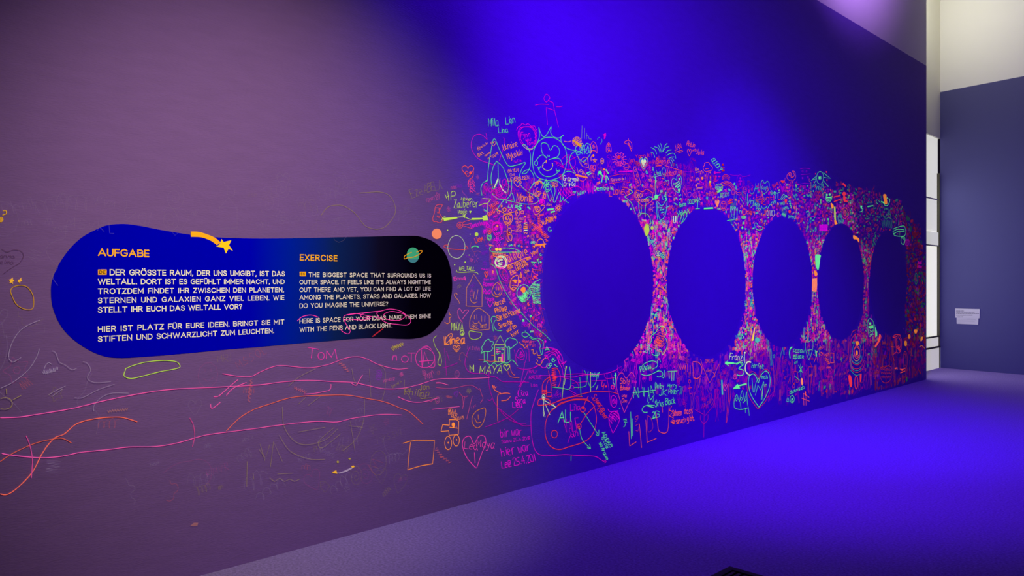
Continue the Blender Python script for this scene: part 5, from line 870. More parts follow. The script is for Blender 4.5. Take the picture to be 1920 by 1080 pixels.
M('handwriting', 'green curling scrawl above the left shoulder of the second circle', WR, fD, ("~ 650 770 655 720 680 690 700 720 680 770; ~ 670 760 690 700 715 690 720 720 690 760; W 650 700 740 680 18 9; t 672 650 30 12 50 Boom; t 730 628 30 8 60 DOOR", 'mint*0.9', 2.2))
M('palm_drawing', 'small mint palm tree above the second circle', DR, fD, ("802 600 798 660; * 802 598 20 7; ~ 785 662 815 660; f 845 655 910 650 912 662 845 665", 'mint', 2.3))
M('ring_drawing', 'white ringed eye in the gap after the largest circle, left one of two', DR, fD, ("o 513 985 16 18; o 513 985 6 7", 'pale*0.9', 2.4))
M('ring_drawing', 'white ringed eye in the gap after the largest circle, right one of two', DR, fD, ("o 550 998 17 20; o 550 998 7 8", 'mint', 2.4))
M('ladder_drawing', 'aqua slanting ladder strip along the right edge of the largest circle', DR, fD, ("455 885 490 950; 468 878 500 940; 458 895 470 888; 465 905 478 900; 472 920 486 914; 480 932 492 926; 486 945 498 940", 'aqua', 2.2))

# --- the warm side: long lines and old marks
M('long_line', 'long rose line, upper of two running from the left edge under the panel', 'line', f1, ("~ 0 783 33 782 67 777 133 766 200 750 267 737 320 730 400 726 480 722 533 715.5 578 713 625 715.5 661 717 690 723 720 729 753 728 785 721 815 711.5 845 709.5 870 710 917 708", 'rose', 2.3))
M('long_line', 'long rose line, lower of two running from the left edge', 'line', f1, ("~ 3 850 27 854 77 858 117 855 150 848 200 843 240 838 290 837 333 830 383 816 433 809 480 803 530 796 590 790 631 791 661 784 714 777 752 778", 'rose', 2.2))
M('loop_line', 'long coral loop entering at the lower left corner', 'line', fH, ("~ 0 857 40 860 100 820 180 735 230 640 270 580 310 540 360 520 430 463 530 435 640 425 700 430 770 452", 'brick', 2.4))
M('curve_line', 'faint coral line above the coral loop at the left edge', 'line', fH, ("~ 0 675 60 635 130 600 210 568 300 548 350 545 400 570", 'brick*0.7', 2.0))
M('arc_line', 'wide coral arc crossing the area under the black half of the panel', 'line', fI, ("~ 80 635 160 555 250 500 350 465 460 430 560 414 700 408 850 408 950 425 1080 450 1180 490 1240 515 1325 592", 'brick*0.9', 2.1))
M('wavy_line', 'wavy rose line right below the panel', 'line', fI, ("~ 55 272 170 290 240 288 300 258 400 222 500 226 600 235 720 215 830 175 900 165 960 175 1040 213 1150 242 1230 238", 'rose*0.95', 2.2))
M('tick_line', 'group of short rose ticks at the left under the wavy rose line', 'line', fI, ("~ 0 418 30 414 80 372 110 345 155 308; ~ 80 410 110 375 150 350 208 328; ~ -20 465 -15 490 10 480 42 452", 'rose', 2.2))
M('hook_line', 'small rose hook crossing under the wavy rose line', 'line', fI, ("~ 570 402 640 396 720 380 740 365 742 338", 'rose', 2.1))
M('tick_line', 'rose check mark on the upper long rose line', 'line', fI, ("~ 870 332 900 346 920 315 942 280", 'rose', 2.1))
M('smile_line', 'rose smile shaped curve under the olive name', 'line', fI, ("~ 1165 418 1230 445 1300 453 1370 440 1422 425", 'rose', 2.2))
M('dash_line', 'rose dash left above the orange tractor', 'line', fI, ("~ 1382 498 1450 490 1555 480; ~ 1405 330 1430 328 1485 344", 'rose', 2.1))
M('vertical_curve', 'rose bow crossing the lower long line on the left', 'line', fH, ("~ 145 530 165 580 180 660 175 768; ~ 1065 430 1085 470 1093 530 1080 592", 'rose*0.65', 2.0))
M('pill_drawing', 'lime yellow pill shaped outline under the blue end of the panel', DR, fH, ("~c 697 195 702 165 715 148 800 120 900 108 980 112 1007 130 1000 150 900 170 820 190 740 208", 'lime*0.75', 2.0))
M('smile_drawing', 'yellow and lilac smile with two eye dabs near the lower middle', DR, fI, ('smile', "~ 765 895 800 898 885 860; f 790 898 840 885 880 862 882 868 840 892 795 905", 'grey', 2.4), ('corner', "f 748 895 775 882 782 905 760 902", 'gold', 2), ('corner', "f 868 858 885 852 892 860 880 868", 'gold', 2), ('eye', "O 785 830 7 8; O 860 810 8 5", 'olive', 2))
M('handwriting', 'faint olive name written under the black end of the panel', WR, fI, ("t 1208 408 44 -4 160 Philipp; t 1300 375 36 4 70 Jon; 1310 430 1380 425", 'olive*0.9', 1.9))
M('yellow_scribble', 'small olive yellow scribble touching the lower edge of the panel', DR, fI, ("W 1128 118 1195 82 12 14; W 1135 105 1200 85 8 10", 'olive*1.25', 2.4))
M('loop_drawing', 'thin olive looping line above the black half of the panel', DR, fK, ("~ 512 425 550 370 600 336 680 327 740 342 830 402 900 492 950 535 1040 556 1120 530 1190 450 1217 380 1200 300 1150 232 1060 202 870 213", 'olive/0.7', 1.6))
M('handwriting', 'faint olive brown signature high right above the panel', WR, fK, ("t 1372 262 84 20 125 Eze; t 1490 215 84 14 180 ABELA", 'olive/0.5', 1.8))
M('star_mark', 'small golden star left of the panel, left one of two', DR, fJ, ("f 60 712 78 706 90 695 92 712 103 720 90 726 92 745 80 732 66 738 72 722", 'gold', 2))
M('star_mark', 'small golden star left of the panel, right one of two', DR, fJ, ("f 128 712 142 708 152 695 152 712 158 720 146 724 140 742 136 726 128 732", 'gold', 2))
M('oval_drawing', 'thin golden lopsided oval under the two golden stars', DR, fJ, ("~c 75 790 100 762 150 752 195 765 230 810 242 860 238 910 215 928 165 920 118 890 90 840", 'gold*0.55', 1.8))
M('spiral_drawing', 'golden curl at the left edge of the wall above the dark heart', DR, fJ, ("~ 18 215 40 212 42 235 15 245; @ 5 275 18 20 2.5", 'gold*0.7', 2.0))
M('heart_drawing', 'faint dark heart with illegible words at the left edge', DR, fJ, ("~ 20 670 90 620 140 590 168 540 150 505 100 495 50 510 10 490; t 0 552 26 -2 110 anna; t 0 595 26 -2 100 elma", 'dark/0.6', 1.6))
M('pink_loops', 'pink looping scrawl over the English text of the panel', DR, fa, ("~ 285 752 320 722 380 710 435 726; ~ 800 735 740 745 650 740 612 745 612 718 650 704 700 700 800 720 860 735; ~ 612 745 635 790 655 820 640 842 605 828 585 808; ~ 800 735 735 722 735 705 780 692 870 682; ~ 870 682 930 668 1000 680 1042 712 1000 746 920 742 885 720 905 695 950 685 1020 700 1062 722 1078 755 1050 780 980 775 900 760 840 700 870 682; ~ 640 710 700 700 840 684", 'pink*0.95', 2.0))
M('red_smear', 'dark red smear on the lower edge of the black half of the panel', DR, fa, ("~ 808 862 840 835 885 805; ~ 815 860 850 832 880 808", 'red*0.45', 2.4))
M('white_smear', 'small whitish smear of crossed strokes left below the panel', DR, fZ, ("W 475 590 650 540 16 26; W 500 600 620 570 10 16; ~ 485 570 510 510 545 480 580 500", 'grey/0.8', 1.3))
# ---------------------------------------------------------------- uncountable layers of ink
def inside_poly(x, y, P):
    c = False; j = len(P)-1
    for i in range(len(P)):
        if (P[i][1] > y) != (P[j][1] > y) and x < (P[j][0]-P[i][0])*(y-P[i][1])/(P[j][1]-P[i][1])+P[i][0]: c = not c
        j = i
    return c
def free(y, z, m=0.0): return all((y-a)**2+(z-b)**2 > (r+m)**2 for a, b, r in circles)
LETTERS = [[[(0,0),(0,1)]], [[(0,0),(0,1)],[(0,.5),(.3,.65),(.5,.4),(.5,0)]], [[(0,.8),(.1,0),(.45,0)]], [[(.25,0),(0,.3),(.05,.7),(.3,.8),(.5,.5),(.45,.1),(.25,0)]],
           [[(0,.8),(.25,0),(.5,.8)]], [[(0,.7),(.5,.7),(0,0),(.5,0)]], [[(0,0),(.05,.75),(.25,.3),(.45,.8),(.55,0)]], [[(0,0),(0,.9),(.4,.8),(.4,.5),(0,.45),(.45,0)]], [[(.5,.7),(.2,.8),(.1,.5),(.45,.35),(.4,.05),(0,.05)]]]
def motif(rnd, s):
    """small doodle in metres around 0,0 -> list of polylines"""
    k = rnd.random(); a = rnd.gauss(.08, .28); ca, sa = math.cos(a), math.sin(a); rot = lambda P: [(x*ca-y*sa, x*sa+y*ca) for x, y in P]
    if k < .34:      # illegible looped cursive
        n = rnd.randint(9, 20); ph = rnd.uniform(0, 6); P = []; h_ = [rnd.uniform(.12, .34) for _ in range(n)]; w_ = rnd.uniform(.05, .085)
        for i in range(n): P.append(((i-n/2)*s*w_+s*.09*math.sin(i*1.75+ph), s*h_[i]*math.cos(i*1.75+ph)))
        return [smooth(rot(P), False, 3)]
    if k < .52:      # illegible blocky scrawl
        n = rnd.randint(3, 6); out_ = []; u = s*rnd.uniform(.3, .5); x = -n*u*.4
        for _ in range(n):
            for st in rnd.choice(LETTERS): out_.append(rot([(x+p*u+rnd.uniform(-.05, .05)*u, (q-.4)*u+rnd.uniform(-.05, .05)*u) for p, q in st]))
            x += u*.72
        return out_
    if k < .58: return [rot([(s*.7*p, s*.8*q) for p, q in smooth(HEART[:-1], True, 2)])]
    if k < .62: return [[(s*.4*math.cos(t*.628), s*.5*math.sin(t*.628)) for t in range(11)], [(-s*.12, s*.12), (-s*.12, s*.25)], [(s*.12, s*.12), (s*.12, s*.25)], [(-s*.2, -s*.12), (0, -s*.25), (s*.2, -s*.12)]]
    if k < .66: return [rot([(s*.06*t*.3*math.cos(t*.6), s*.08*t*.3*math.sin(t*.6)) for t in range(26)])]
    if k < .69: return [[(s*.18*math.cos(t), s*.18*math.sin(t)), (s*.42*math.cos(t), s*.42*math.sin(t))] for t in (0, .9, 1.8, 2.7, 3.6, 4.5, 5.4)]
    if k < .72: return [[(s*.4*math.cos(-1.57+t*2.513+a), s*.4*math.sin(-1.57+t*2.513+a)) for t in range(6)]]
    if k < .80:      # scrub
        n = rnd.randint(4, 9); a = rnd.uniform(0, 3.1); ca, sa = math.cos(a), math.sin(a)
        P = [((i/n-.5)*s*.6, (s*.4 if i % 2 else -s*.4)*rnd.uniform(.5, 1)) for i in range(n+1)]
        return [smooth([(x*ca-y*sa, x*sa+y*ca) for x, y in P], False, 2)]
    if k < .90:      # free wander
        P = [(0, 0)]; a = rnd.uniform(0, 6.3)
        for i in range(8): a += rnd.uniform(-1.2, 1.2); P.append((P[-1][0]+s*.3*math.cos(a), P[-1][1]+s*.3*math.sin(a)))
        return [smooth(P, False, 4)]
    if k < .96: return [smooth([(s*(.22+.16*(i % 2))*math.cos(i*.628), s*(.26+.18*(i % 2))*math.sin(i*.628)) for i in range(10)], True, 3), [(s*.1*math.cos(t*1.05), s*.12*math.sin(t*1.05)) for t in range(7)]]
    return [rot([(-s*.3, -s*.4), (s*.3, -s*.35), (s*.28, s*.3), (-s*.3, s*.25), (-s*.3, -s*.4)]), rot([(-s*.3, s*.25), (0, s*.6), (s*.28, s*.3)])]

def fill(name, label, poly, n, smin, smax, inks, seed, width=.0027, margin=.012, dens=6, tall=0.0, lim=(0, 1, 2, 3)):
    """a tangle nobody could take apart: poly is its outline on the wall, taken from the photograph"""
    G_ = {}; rnd = random.Random(seed); WPp = to_wall(poly); n = int(n*1.45)
    y0, y1 = min(p[0] for p in WPp), max(p[0] for p in WPp); z0, z1 = min(p[1] for p in WPp), max(p[1] for p in WPp)
    V = []; Fc = []; MI = []; mats = [ink(i) for i, _ in inks]; acc = []; t = 0
    for _, w_ in inks: t += w_; acc.append(t)
    cnt = 0; tries = 0
    while cnt < n and tries < n*34:
        tries += 1; y, z = rnd.uniform(y0, y1), rnd.uniform(z0, z1)
        if not inside_poly(y, z, WPp) or not free(y, z, margin): continue
        s = rnd.uniform(smin, smax)
        if True:
            hit = sum((int((y+dy_*s)/CELL), int((z+dz_*s)/CELL)) in OCC for dy_ in (-.6, -.3, 0, .3, .6) for dz_ in (-.35, 0, .35))
            if hit > rnd.choice(lim): continue
            own = sum(G_.get((int((y+dy_*s)/CELL), int((z+dz_*s)/CELL)), 0) for dy_ in (-.4, 0, .4) for dz_ in (-.2, .2))
            if own > dens: continue
        q = rnd.uniform(0, t); mi = next(i for i, a in enumerate(acc) if q <= a)
        _layer[0] += .25; x = .0009 + .0000045*_layer[0]*.2 + .0000001*cnt; f0 = len(Fc)
        shape = motif(rnd, s)
        if rnd.random() < tall:      # hanging wavy pen stroke
            h_ = s*rnd.uniform(1.0, 3.2); a_ = rnd.gauss(0, .18)
            shape = [smooth([(s*rnd.uniform(-.12, .12)+a_*h_*(i/4-.5)+j*s*.3, h_*(.5-i/4)) for i in range(5)], False, 3) for j in range(rnd.randint(1, 3))]
        for P in shape:
            for a, b in P: G_[(int((y+a)/CELL), int((z+b)/CELL))] = G_.get((int((y+a)/CELL), int((z+b)/CELL)), 0)+1
            seg = []
            for a, b in P:
                p = (y+a, z+b)
                if free(p[0], p[1], margin*.4) and p[1] > .02 and p[0] < YE-.02: seg.append(p)
                else:
                    if len(seg) > 1: ribbon(V, Fc, seg, width*rnd.uniform(.8, 1.25), x)
                    seg = []
            if len(seg) > 1: ribbon(V, Fc, seg, width*rnd.uniform(.8, 1.25), x)
        MI += [mi]*(len(Fc)-f0); cnt += 1
    o = link(name, V, Fc, mats, None, MI); tag(o, label, 'scribbles', 'dense layers of pen scribbles on the wall', 'stuff'); return o

def smudge(name, label, poly, n, smin, smax, inks, seed):
    """rubbed-out ink: soft irregular see-through patches"""
    rnd = random.Random(seed); WPp = to_wall(poly)
    y0, y1 = min(p[0] for p in WPp), max(p[0] for p in WPp); z0, z1 = min(p[1] for p in WPp), max(p[1] for p in WPp)
    V = []; Fc = []; MI = []; cnt = tries = 0
    while cnt < n and tries < n*60:
        tries += 1; y, z = rnd.uniform(y0, y1), rnd.uniform(z0, z1)
        if not inside_poly(y, z, WPp): continue
        s = rnd.uniform(smin, smax)
        if not free(y, z, s*.9): continue
        x = .00055 + .0000008*cnt; n0 = len(V); V.append((x, y, z)); k = 22
        p1, p2, e_, g_ = rnd.uniform(0, 6), rnd.uniform(0, 6), rnd.uniform(.35, 1), rnd.uniform(0, 3.1)
        for i in range(k):
            t_ = i*6.283/k; r_ = s*(.7+.18*math.sin(2*t_+p1)+.1*math.sin(5*t_+p2)); q1, q2 = r_*math.cos(t_), r_*math.sin(t_)*e_
            V.append((x, y+q1*math.cos(g_)-q2*math.sin(g_), z+q1*math.sin(g_)+q2*math.cos(g_)))
        for i in range(k): Fc.append((n0, n0+1+i, n0+1+(i+1) % k)); MI.append(cnt % len(inks))
        cnt += 1
    o = link(name, V, Fc, [ink(i) for i in inks], None, MI); tag(o, label, 'scribbles', 'dense layers of pen scribbles on the wall', 'stuff'); return o

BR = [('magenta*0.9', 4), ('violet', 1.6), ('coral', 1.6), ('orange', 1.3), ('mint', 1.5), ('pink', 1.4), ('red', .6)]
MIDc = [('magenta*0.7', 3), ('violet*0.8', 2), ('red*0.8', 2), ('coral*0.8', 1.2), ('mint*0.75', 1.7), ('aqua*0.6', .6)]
DIM = [('red*0.4', 3), ('magenta*0.24', 2.4), ('violet*0.35', 2), ('mint*0.28', 2.2), ('coral*0.4', .8)]  # emission lowered where the blacklight gets weaker
FAR = [('red*0.12', 3), ('magenta*0.08', 2.4), ('mint*0.07', 1.4), ('coral*0.12', 1), ('red*0.3', .5)]  # nearly unlit wall end: blacklight fall-off put into the ink glow
MAG = [('magenta*0.85', 4), ('violet', 3), ('pink*0.9', 1.5), ('red*0.8', .7)]
LOW = [('magenta*0.5', 4), ('violet*0.8', 3), ('pink*0.5', 1.6), ('red*0.5', 1.0), ('mint*0.45', .3)]
FAINT = [('rose/0.35', 3), ('violet/0.3', 1.5), ('olive/0.4', .8), ('brick/0.3', 1)]
# upper band
fill('pen_scribbles', 'dense orange and magenta pen scribbles left of the largest circle', [(905,375),(1000,372),(1060,380),(1020,440),(1010,560),(1025,655),(985,610),(950,560),(925,520),(910,450)], 340, 0.022, 0.055, BR, 11)
fill('pen_scribbles', 'magenta and green pen scribbles around the smiling sun, above the largest circle', [(1060,330),(1075,312),(1085,330),(1180,300),(1200,345),(1190,400),(1110,358),(1050,372),(985,374),(1000,345)], 90, 0.02, 0.05, [('magenta*0.8', 3), ('pink*0.8', 1), ('orange', .8), ('mint', .5)], 12)
fill('pen_scribbles', 'colourful pen scribbles between the tops of the first and second circles', [(1180,300),(1240,315),(1330,330),(1350,395),(1280,420),(1240,470),(1225,470),(1190,400),(1150,365),(1170,330)], 336, 0.022, 0.055, BR, 13)
fill('pen_scribbles', 'colourful pen scribbles between the tops of the second and third circles', [(1340,335),(1400,350),(1480,345),(1500,410),(1440,425),(1412,480),(1400,490),(1390,440),(1340,395)], 345, 0.022, 0.055, BR, 14)
fill('pen_scribbles', 'colourful pen scribbles between the tops of the third and fourth circles', [(1460,345),(1500,345),(1560,355),(1600,365),(1610,440),(1570,430),(1535,480),(1528,500),(1515,470),(1470,410)], 312, 0.025, 0.06, MIDc, 15)
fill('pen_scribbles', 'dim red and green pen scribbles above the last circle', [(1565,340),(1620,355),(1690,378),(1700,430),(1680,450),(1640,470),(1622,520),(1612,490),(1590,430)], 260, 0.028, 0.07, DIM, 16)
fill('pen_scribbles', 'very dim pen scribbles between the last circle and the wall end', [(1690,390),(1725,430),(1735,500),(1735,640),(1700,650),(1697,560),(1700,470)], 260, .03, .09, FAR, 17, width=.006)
UND = [('magenta*0.55', 4), ('violet*0.9', 3), ('pink*0.5', 2), ('red*0.5', 1), ('coral*0.5', 1)]
fill('pen_underlayer', 'thin magenta underlayer of strokes left of the largest circle', [(908,350),(1000,350),(1060,375),(1020,440),(1010,560),(1025,655),(985,610),(950,560),(925,520),(910,450)], 210, .03, .08, UND, 51, width=.0019, dens=12, lim=(12, 15), tall=.2)
fill('pen_underlayer', 'thin magenta underlayer of strokes over the tops of first and second circles', [(1050,330),(1120,310),(1240,300),(1340,330),(1350,395),(1280,420),(1240,470),(1225,470),(1190,400),(1110,358),(1050,372)], 230, .03, .08, UND, 52, width=.0019, dens=12, lim=(12, 15), tall=.2)
fill('pen_underlayer', 'thin magenta underlayer of strokes between the tops of second and fourth circles', [(1340,335),(1420,345),(1500,345),(1600,370),(1600,420),(1530,490),(1470,410),(1400,490),(1340,395)], 260, .03, .09, [('magenta*0.4', 4), ('violet*0.7', 3), ('red*0.4', 2), ('mint*0.3', 1)], 53, width=.0022, dens=12, lim=(12, 15), tall=.2)
# necks between the circles
NECK = [('magenta*0.95', 3.2), ('coral', 2), ('orange', 1.5), ('mint', 2.2), ('violet', 1)]
fill('pen_scribbles', 'brilliant layered pen scribbles filling the gap between first and second circles', [(1200,415),(1275,415),(1252,500),(1252,590),(1290,660),(1180,660),(1222,590),(1225,500)], 429, .022, .06, NECK, 21, margin=.003, dens=30, width=.0028, lim=(4, 6), tall=.34)
fill('pen_scribbles', 'brilliant layered pen scribbles filling the gap between second and third circles', [(1385,440),(1430,440),(1414,520),(1414,590),(1440,655),(1375,655),(1398,590),(1398,500)], 390, .022, .06, NECK, 22, margin=.003, dens=30, width=.0028, lim=(4, 6), tall=.34)
fill('pen_scribbles', 'layered pen scribbles filling the gap between third and fourth circles', [(1512,450),(1548,450),(1535,520),(1535,590),(1560,640),(1500,640),(1522,590),(1522,500)], 338, .022, .06, [('magenta*0.7', 3), ('red*0.9', 2), ('orange*0.9', 1), ('mint*0.8', 1.6), ('violet*0.8', 1)], 23, margin=.003, dens=30, width=.0028, lim=(4, 6), tall=.34)
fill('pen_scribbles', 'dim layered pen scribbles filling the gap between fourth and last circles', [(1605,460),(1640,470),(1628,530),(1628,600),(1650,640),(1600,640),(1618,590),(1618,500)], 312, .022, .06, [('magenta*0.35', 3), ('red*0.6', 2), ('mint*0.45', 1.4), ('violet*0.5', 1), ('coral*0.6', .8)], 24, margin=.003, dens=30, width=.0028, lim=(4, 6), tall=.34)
# lower band
fill('pen_scribbles', 'magenta pen scribbles under the right side of the largest circle', [(1100,705),(1190,655),(1240,600),(1290,660),(1260,700),(1180,720)], 110, .03, .09, MAG, 31, dens=6, tall=0.30)
fill('pen_scribbles', 'magenta pen scribbles under the second circle', [(1255,650),(1300,685),(1380,690),(1400,640),(1440,650),(1440,700),(1380,760),(1270,760)], 114, .04, .11, LOW, 32, dens=4, tall=0.60)
fill('pen_scribbles', 'dark magenta hanging strokes under the third circle', [(1400,620),(1500,655),(1530,625),(1560,640),(1560,720),(1500,740),(1430,745),(1400,700)], 138, .04, .10, [('magenta*0.55', 4), ('violet*0.7', 3), ('red*0.6', 2), ('mint*0.6', .6), ('coral*0.7', .8)], 33, dens=4, tall=0.55)
fill('pen_scribbles', 'red and violet pen scribbles under the fourth circle', [(1545,640),(1610,630),(1640,630),(1650,700),(1600,740),(1545,735)], 132, .04, .10, [('magenta*0.35', 3), ('red*0.6', 2.4), ('violet*0.5', 2), ('mint*0.4', .7), ('coral*0.6', .8)], 34, dens=5, tall=0.40)
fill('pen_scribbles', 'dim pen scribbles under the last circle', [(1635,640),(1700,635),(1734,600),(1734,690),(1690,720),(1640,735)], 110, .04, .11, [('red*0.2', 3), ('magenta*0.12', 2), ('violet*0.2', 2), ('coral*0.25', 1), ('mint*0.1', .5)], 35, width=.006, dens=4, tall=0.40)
fill('pen_scribbles', 'thin dim magenta strokes under the lower left of the largest circle', [(985,690),(1030,680),(1080,705),(1180,715),(1180,745),(1060,740),(1000,760)], 30, .05, .10, LOW, 36, width=.003)
fill('pen_scribbles', 'faint old pen scribbles around the round end of the panel', [(800,360),(900,330),(905,460),(935,560),(960,640),(940,770),(830,760),(700,700),(845,620),(860,540),(840,460)], 60, .03, .09, FAINT, 37, width=.003)
fill('pen_scribbles', 'faint olive and lilac old strokes on the warm lit wall below the panel', [(0,640),(110,660),(220,690),(480,665),(700,650),(820,660),(830,800),(760,930),(430,930),(200,900),(0,900)], 36, .04, .14, [('rose/0.12', 2), ('olive/0.25', 3), ('grey/0.25', 3), ('brick/0.2', 1)], 38, width=.0016)
fill('pen_scribbles', 'faint lilac old strokes on the warm lit wall above and left of the panel', [(0,380),(300,370),(520,340),(760,320),(800,430),(500,440),(250,410),(130,440),(90,520),(95,620),(0,640)], 34, .04, .16, [('grey/0.18', 3), ('olive/0.15', 1)], 39, width=.0015)
# rubbed ink
smudge('ink_smudge', 'magenta rubbed ink between and below the first circles', [(1060,372),(1130,355),(1260,330),(1340,350),(1400,400),(1398,600),(1440,660),(1400,720),(1250,740),(1100,710),(1170,670),(1240,560),(1215,470),(1140,380)], 260, .015, .06, ['magenta/0.10', 'violet/0.16', 'coral/0.08'], 41)
smudge('ink_smudge', 'dim violet rubbed ink around the far circles', [(1400,370),(1500,360),(1640,380),(1720,440),(1735,650),(1690,700),(1560,730),(1440,730),(1410,640)], 200, .015, .07, ['violet/0.10', 'red/0.06', 'magenta/0.06'], 42)
smudge('ink_smudge', 'magenta rubbed ink left of the largest circle', [(905,330),(1000,330),(1060,375),(1020,430),(1005,560),(1020,650),(960,600),(915,520)], 110, .015, .06, ['magenta/0.12', 'violet/0.14'], 43)

smudge('ink_smudge', 'hot pink solid ink patches in the gap between first and second circles', [(1215,470),(1262,470),(1250,560),(1290,650),(1262,680),(1190,665),(1228,590),(1228,520)], 90, .008, .034, ['magenta/0.55', 'coral/0.45', 'pink/0.5'], 44)
smudge('ink_smudge', 'pink and coral solid ink patches in the gap between second and third circles', [(1392,470),(1425,470),(1414,560),(1440,650),(1400,680),(1375,650),(1400,580),(1400,520)], 80, .008, .032, ['magenta/0.5', 'coral/0.4', 'orange/0.4'], 45)
smudge('ink_smudge', 'red and violet solid ink patches in the gap between third and fourth circles', [(1515,470),(1545,470),(1535,560),(1555,640),(1500,640),(1524,580),(1524,520)], 60, .008, .032, ['magenta/0.3', 'red/0.4', 'orange/0.35'], 46)
# a few old faint long marks on the warm side, each its own
M('curve_line', 'thin lilac curve from the left edge up to the panel', 'line', fZ, ("~ 92 420 95 360 130 250 200 140 300 60 440 0; ~ 0 765 150 690 310 560 400 420 435 320; ~ 92 430 140 470 230 420", 'grey/0.6', 1.6))
M('curve_line', 'thin lilac squiggles below the blue end of the panel', 'line', fZ, ("~ 580 345 620 370 660 470 720 500 800 555 855 540; ~ 925 465 980 490 1010 560 975 650 1060 700 1240 690; ~ 540 840 640 780 730 740; ~ 580 855 700 770; ~ 830 870 920 870 1100 780 1280 720; ~ 1440 820 1250 820 1130 870 1050 960 1045 1020", 'grey/0.5', 1.6))
M('sun_drawing', 'tiny faint olive sun at the left edge', DR, fZ, ("~ 0 880 70 870 125 910 120 970 60 1000 0 995; 65 770 68 830; 140 895 230 845", 'olive/0.6', 1.8))
M('smear_mark', 'faint red smear under the panel, left one', 'smear', fI, ("W 235 305 220 450 12 12; ~ 230 330 215 430", 'brick/0.3', 2.2))
M('smear_mark', 'faint red smear under the pink capital letters', 'smear', fI, ("W 790 198 850 258 10 10", 'brick/0.4', 2.2))
M('smear_mark', 'faint red smear between the long rose line and the coral arc', 'smear', fI, ("W 505 358 580 390 8 12", 'brick/0.35', 2.2))
M('smear_mark', 'orange brown smudge left under the upper long rose line', 'smear', fH, ("W 600 393 715 380 6 16", 'tan/0.3', 2.2))
M('smear_mark', 'small tan dab low on the warm lit wall', 'smear', fH, ("f 1065 1035 1085 1018 1110 1018 1105 1035 1085 1038", 'tan/0.3', 2))
M('smear_mark', 'multicoloured smudge right of the orange square', 'smear', fI, ("W 1400 745 1440 800 10 8; W 1430 790 1495 835 8 8", 'brick/0.35', 2.4))
M('smear_mark', 'olive upright scratches under the lower long rose line', 'smear', fI, ("290 715 320 820 350 720; 355 860 375 700 430 825; 208 825 205 985; 245 900 250 940; 285 750 320 800; W 350 940 540 945 10 6; 400 905 500 900", 'olive/0.4', 1.8))
M('big_circle_line', 'large faint olive circle with crossing strokes under the coral arc', 'line', fI, ("~ 430 480 440 600 500 690 580 720 700 690 780 620; ~ 800 650 700 730 665 735 660 700 700 660 760 610; ~ 950 430 945 560 900 680 810 760; ~ 410 660 480 760 600 810 700 812; ~ 870 240 880 300 900 340; ~ 980 240 990 420; ~ 850 600 940 610; ~ 860 570 890 760; ~ 530 640 700 610; 530 465 580 420; 590 475 670 415; ~ 1060 440 1080 360 1078 250 1040 215; ~ 470 350 540 290 640 240", 'olive/0.45', 1.6))
# ---------------------------------------------------------------- label card on the far wall
def back_frame(u, z, out):
    """u metres along the far wall from its corner, out metres off its face"""
    nx, ny = -uy, ux
    if ny > 0: nx, ny = -nx, -ny
    return (cx+ux*u+nx*out, cy+uy*u+ny*out, z)
def back_uz(px, py):
    a = (px-CX)/F; rx, ry = a*math.cos(TH)-math.sin(TH), a*math.sin(TH)+math.cos(TH)
    # ray (D,0)+t*(rx,ry) meets corner+u*(ux,uy)
    det = rx*(-uy)+ry*ux; t = ((cx-D)*(-uy)+(cy)*ux)/det; u = (rx*cy-ry*(cx-D))/det
    u = ((D+t*rx)-cx)*ux+((t*ry)-cy)*uy
    return u, H-(py-CY)/F*t
def card(name, P, m, parent, o0, o1):
    W_ = [back_uz(*p) for p in P]; n = len(W_)
    V = [back_frame(u, z, o0) for u, z in W_]+[back_frame(u, z, o1) for u, z in W_]
    return link(name, V, [(i, (i+1) % n, n+(i+1) % n, n+i) for i in range(n)]+[tuple(range(n, 2*n)), tuple(range(n-1, -1, -1))], m, parent)
M_CARD = mat('card_paper', (.62, .60, .62), rough=.8); M_PRINT = mat('card_print', (.10, .09, .12), rough=.8)
lc = bpy.data.objects.new('wall_label', None); COL.objects.link(lc)
tag(lc, 'small grey two step label card on the far navy wall', 'label')
card('upper_card', [(1791.5,578.3),(1837.5,579.3),(1837.2,597),(1791.8,595.6)], M_CARD, lc, .0, .010)
card('lower_card', [(1794,595.8),(1835,597),(1834.5,608.8),(1794.3,607)], M_CARD, lc, .0, .008)
rp = random.Random(3)
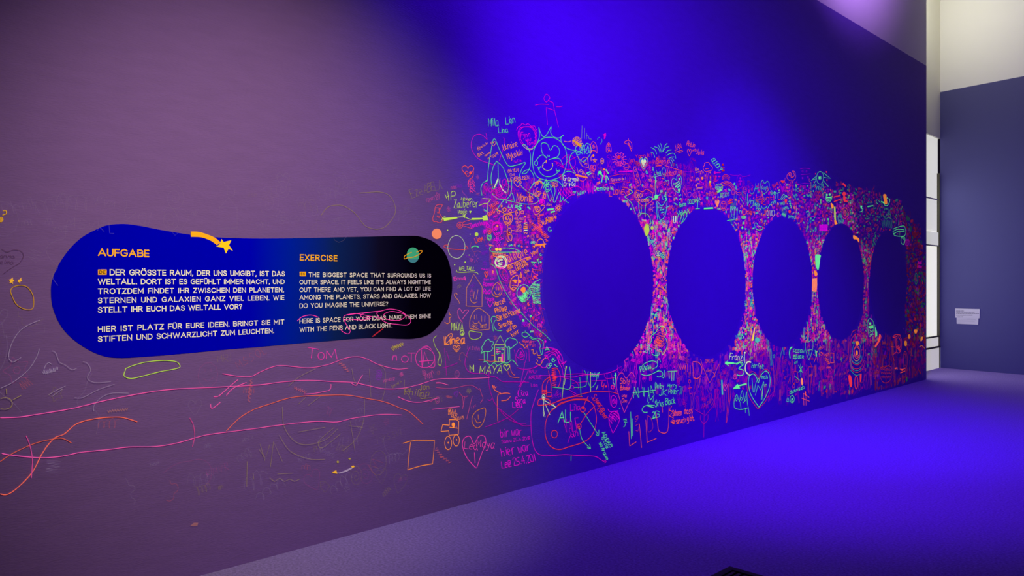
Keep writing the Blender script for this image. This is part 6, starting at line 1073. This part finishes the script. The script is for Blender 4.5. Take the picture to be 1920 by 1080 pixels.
for i_, (y_, xa, xb) in enumerate([(583,1793.5,1808),(585.2,1793.5,1828),(588,1793.5,1836),(591,1793.5,1824),(594.2,1796,1806)]):
    x = xa
    while x < xb:
        w_ = rp.uniform(1.2, 3.4)
        card('print_line', [(x,y_-.55),(min(x+w_, xb),y_-.5),(min(x+w_, xb),y_+.45),(x,y_+.4)], M_PRINT, lc, .0100, .0112); x += w_+.6
for y_, xa, xb in [(598.8,1796,1830),(600.8,1796,1832),(602.8,1796,1828),(604.8,1796,1818)]:
    card('print_line', [(xa,y_-.25),(xb,y_+.5),(xb,y_+.85),(xa,y_+.1)], mat('fine_print', (.34,.33,.37)) if y_ < 599 else bpy.data.materials['fine_print'], lc, .0080, .0092)

# ---------------------------------------------------------------- slatted bench top just in front of the viewer
ZB = .42
def plane_point(px, py, z):
    Z = (H-z)*F/(py-CY); X = (px-CX)/F*Z
    return (D+X*math.cos(TH)-Z*math.sin(TH), X*math.sin(TH)+Z*math.cos(TH))
bx, by = plane_point(1368, 1061.5, ZB)      # its far left corner
BW, BL = .46, .90
bench = bpy.data.objects.new('slatted_bench', None); COL.objects.link(bench); bench.location = (bx, by-BL, 0)
tag(bench, 'black slatted bench top just entering the picture at the bottom edge', 'bench')
M_SLAT = mat('dark_brown_slat', (.030, .012, .020), rough=.5, spec=.3)
def bpart(name, b, m):
    return boxobj(name, b, m, bench)
bpart('frame_rail', (0, .022, 0, BL, ZB-.045, ZB), M_BLACK); bpart('frame_rail', (BW-.022, BW, 0, BL, ZB-.045, ZB), M_BLACK)
bpart('frame_rail', (.022, BW-.022, BL-.022, BL, ZB-.045, ZB), M_BLACK); bpart('frame_rail', (.022, BW-.022, 0, .022, ZB-.045, ZB), M_BLACK)
sl0 = None; nsl = 22; pitch = (BW-.044)/nsl
for i in range(nsl):
    x0 = .022+i*pitch+.003
    if sl0 is None:
        sl0 = bpart('slat', (0, pitch-.008, .022, BL-.022, ZB-.03, ZB-.003), M_SLAT); s_ = sl0
    else:
        s_ = sl0.copy(); COL.objects.link(s_)
    s_.location = (x0, 0, 0)
for lx in (0, BW-.04):
    for ly in (0, BL-.04): bpart('leg', (lx, lx+.04, ly, ly+.04, 0, ZB-.045), M_BLACK)
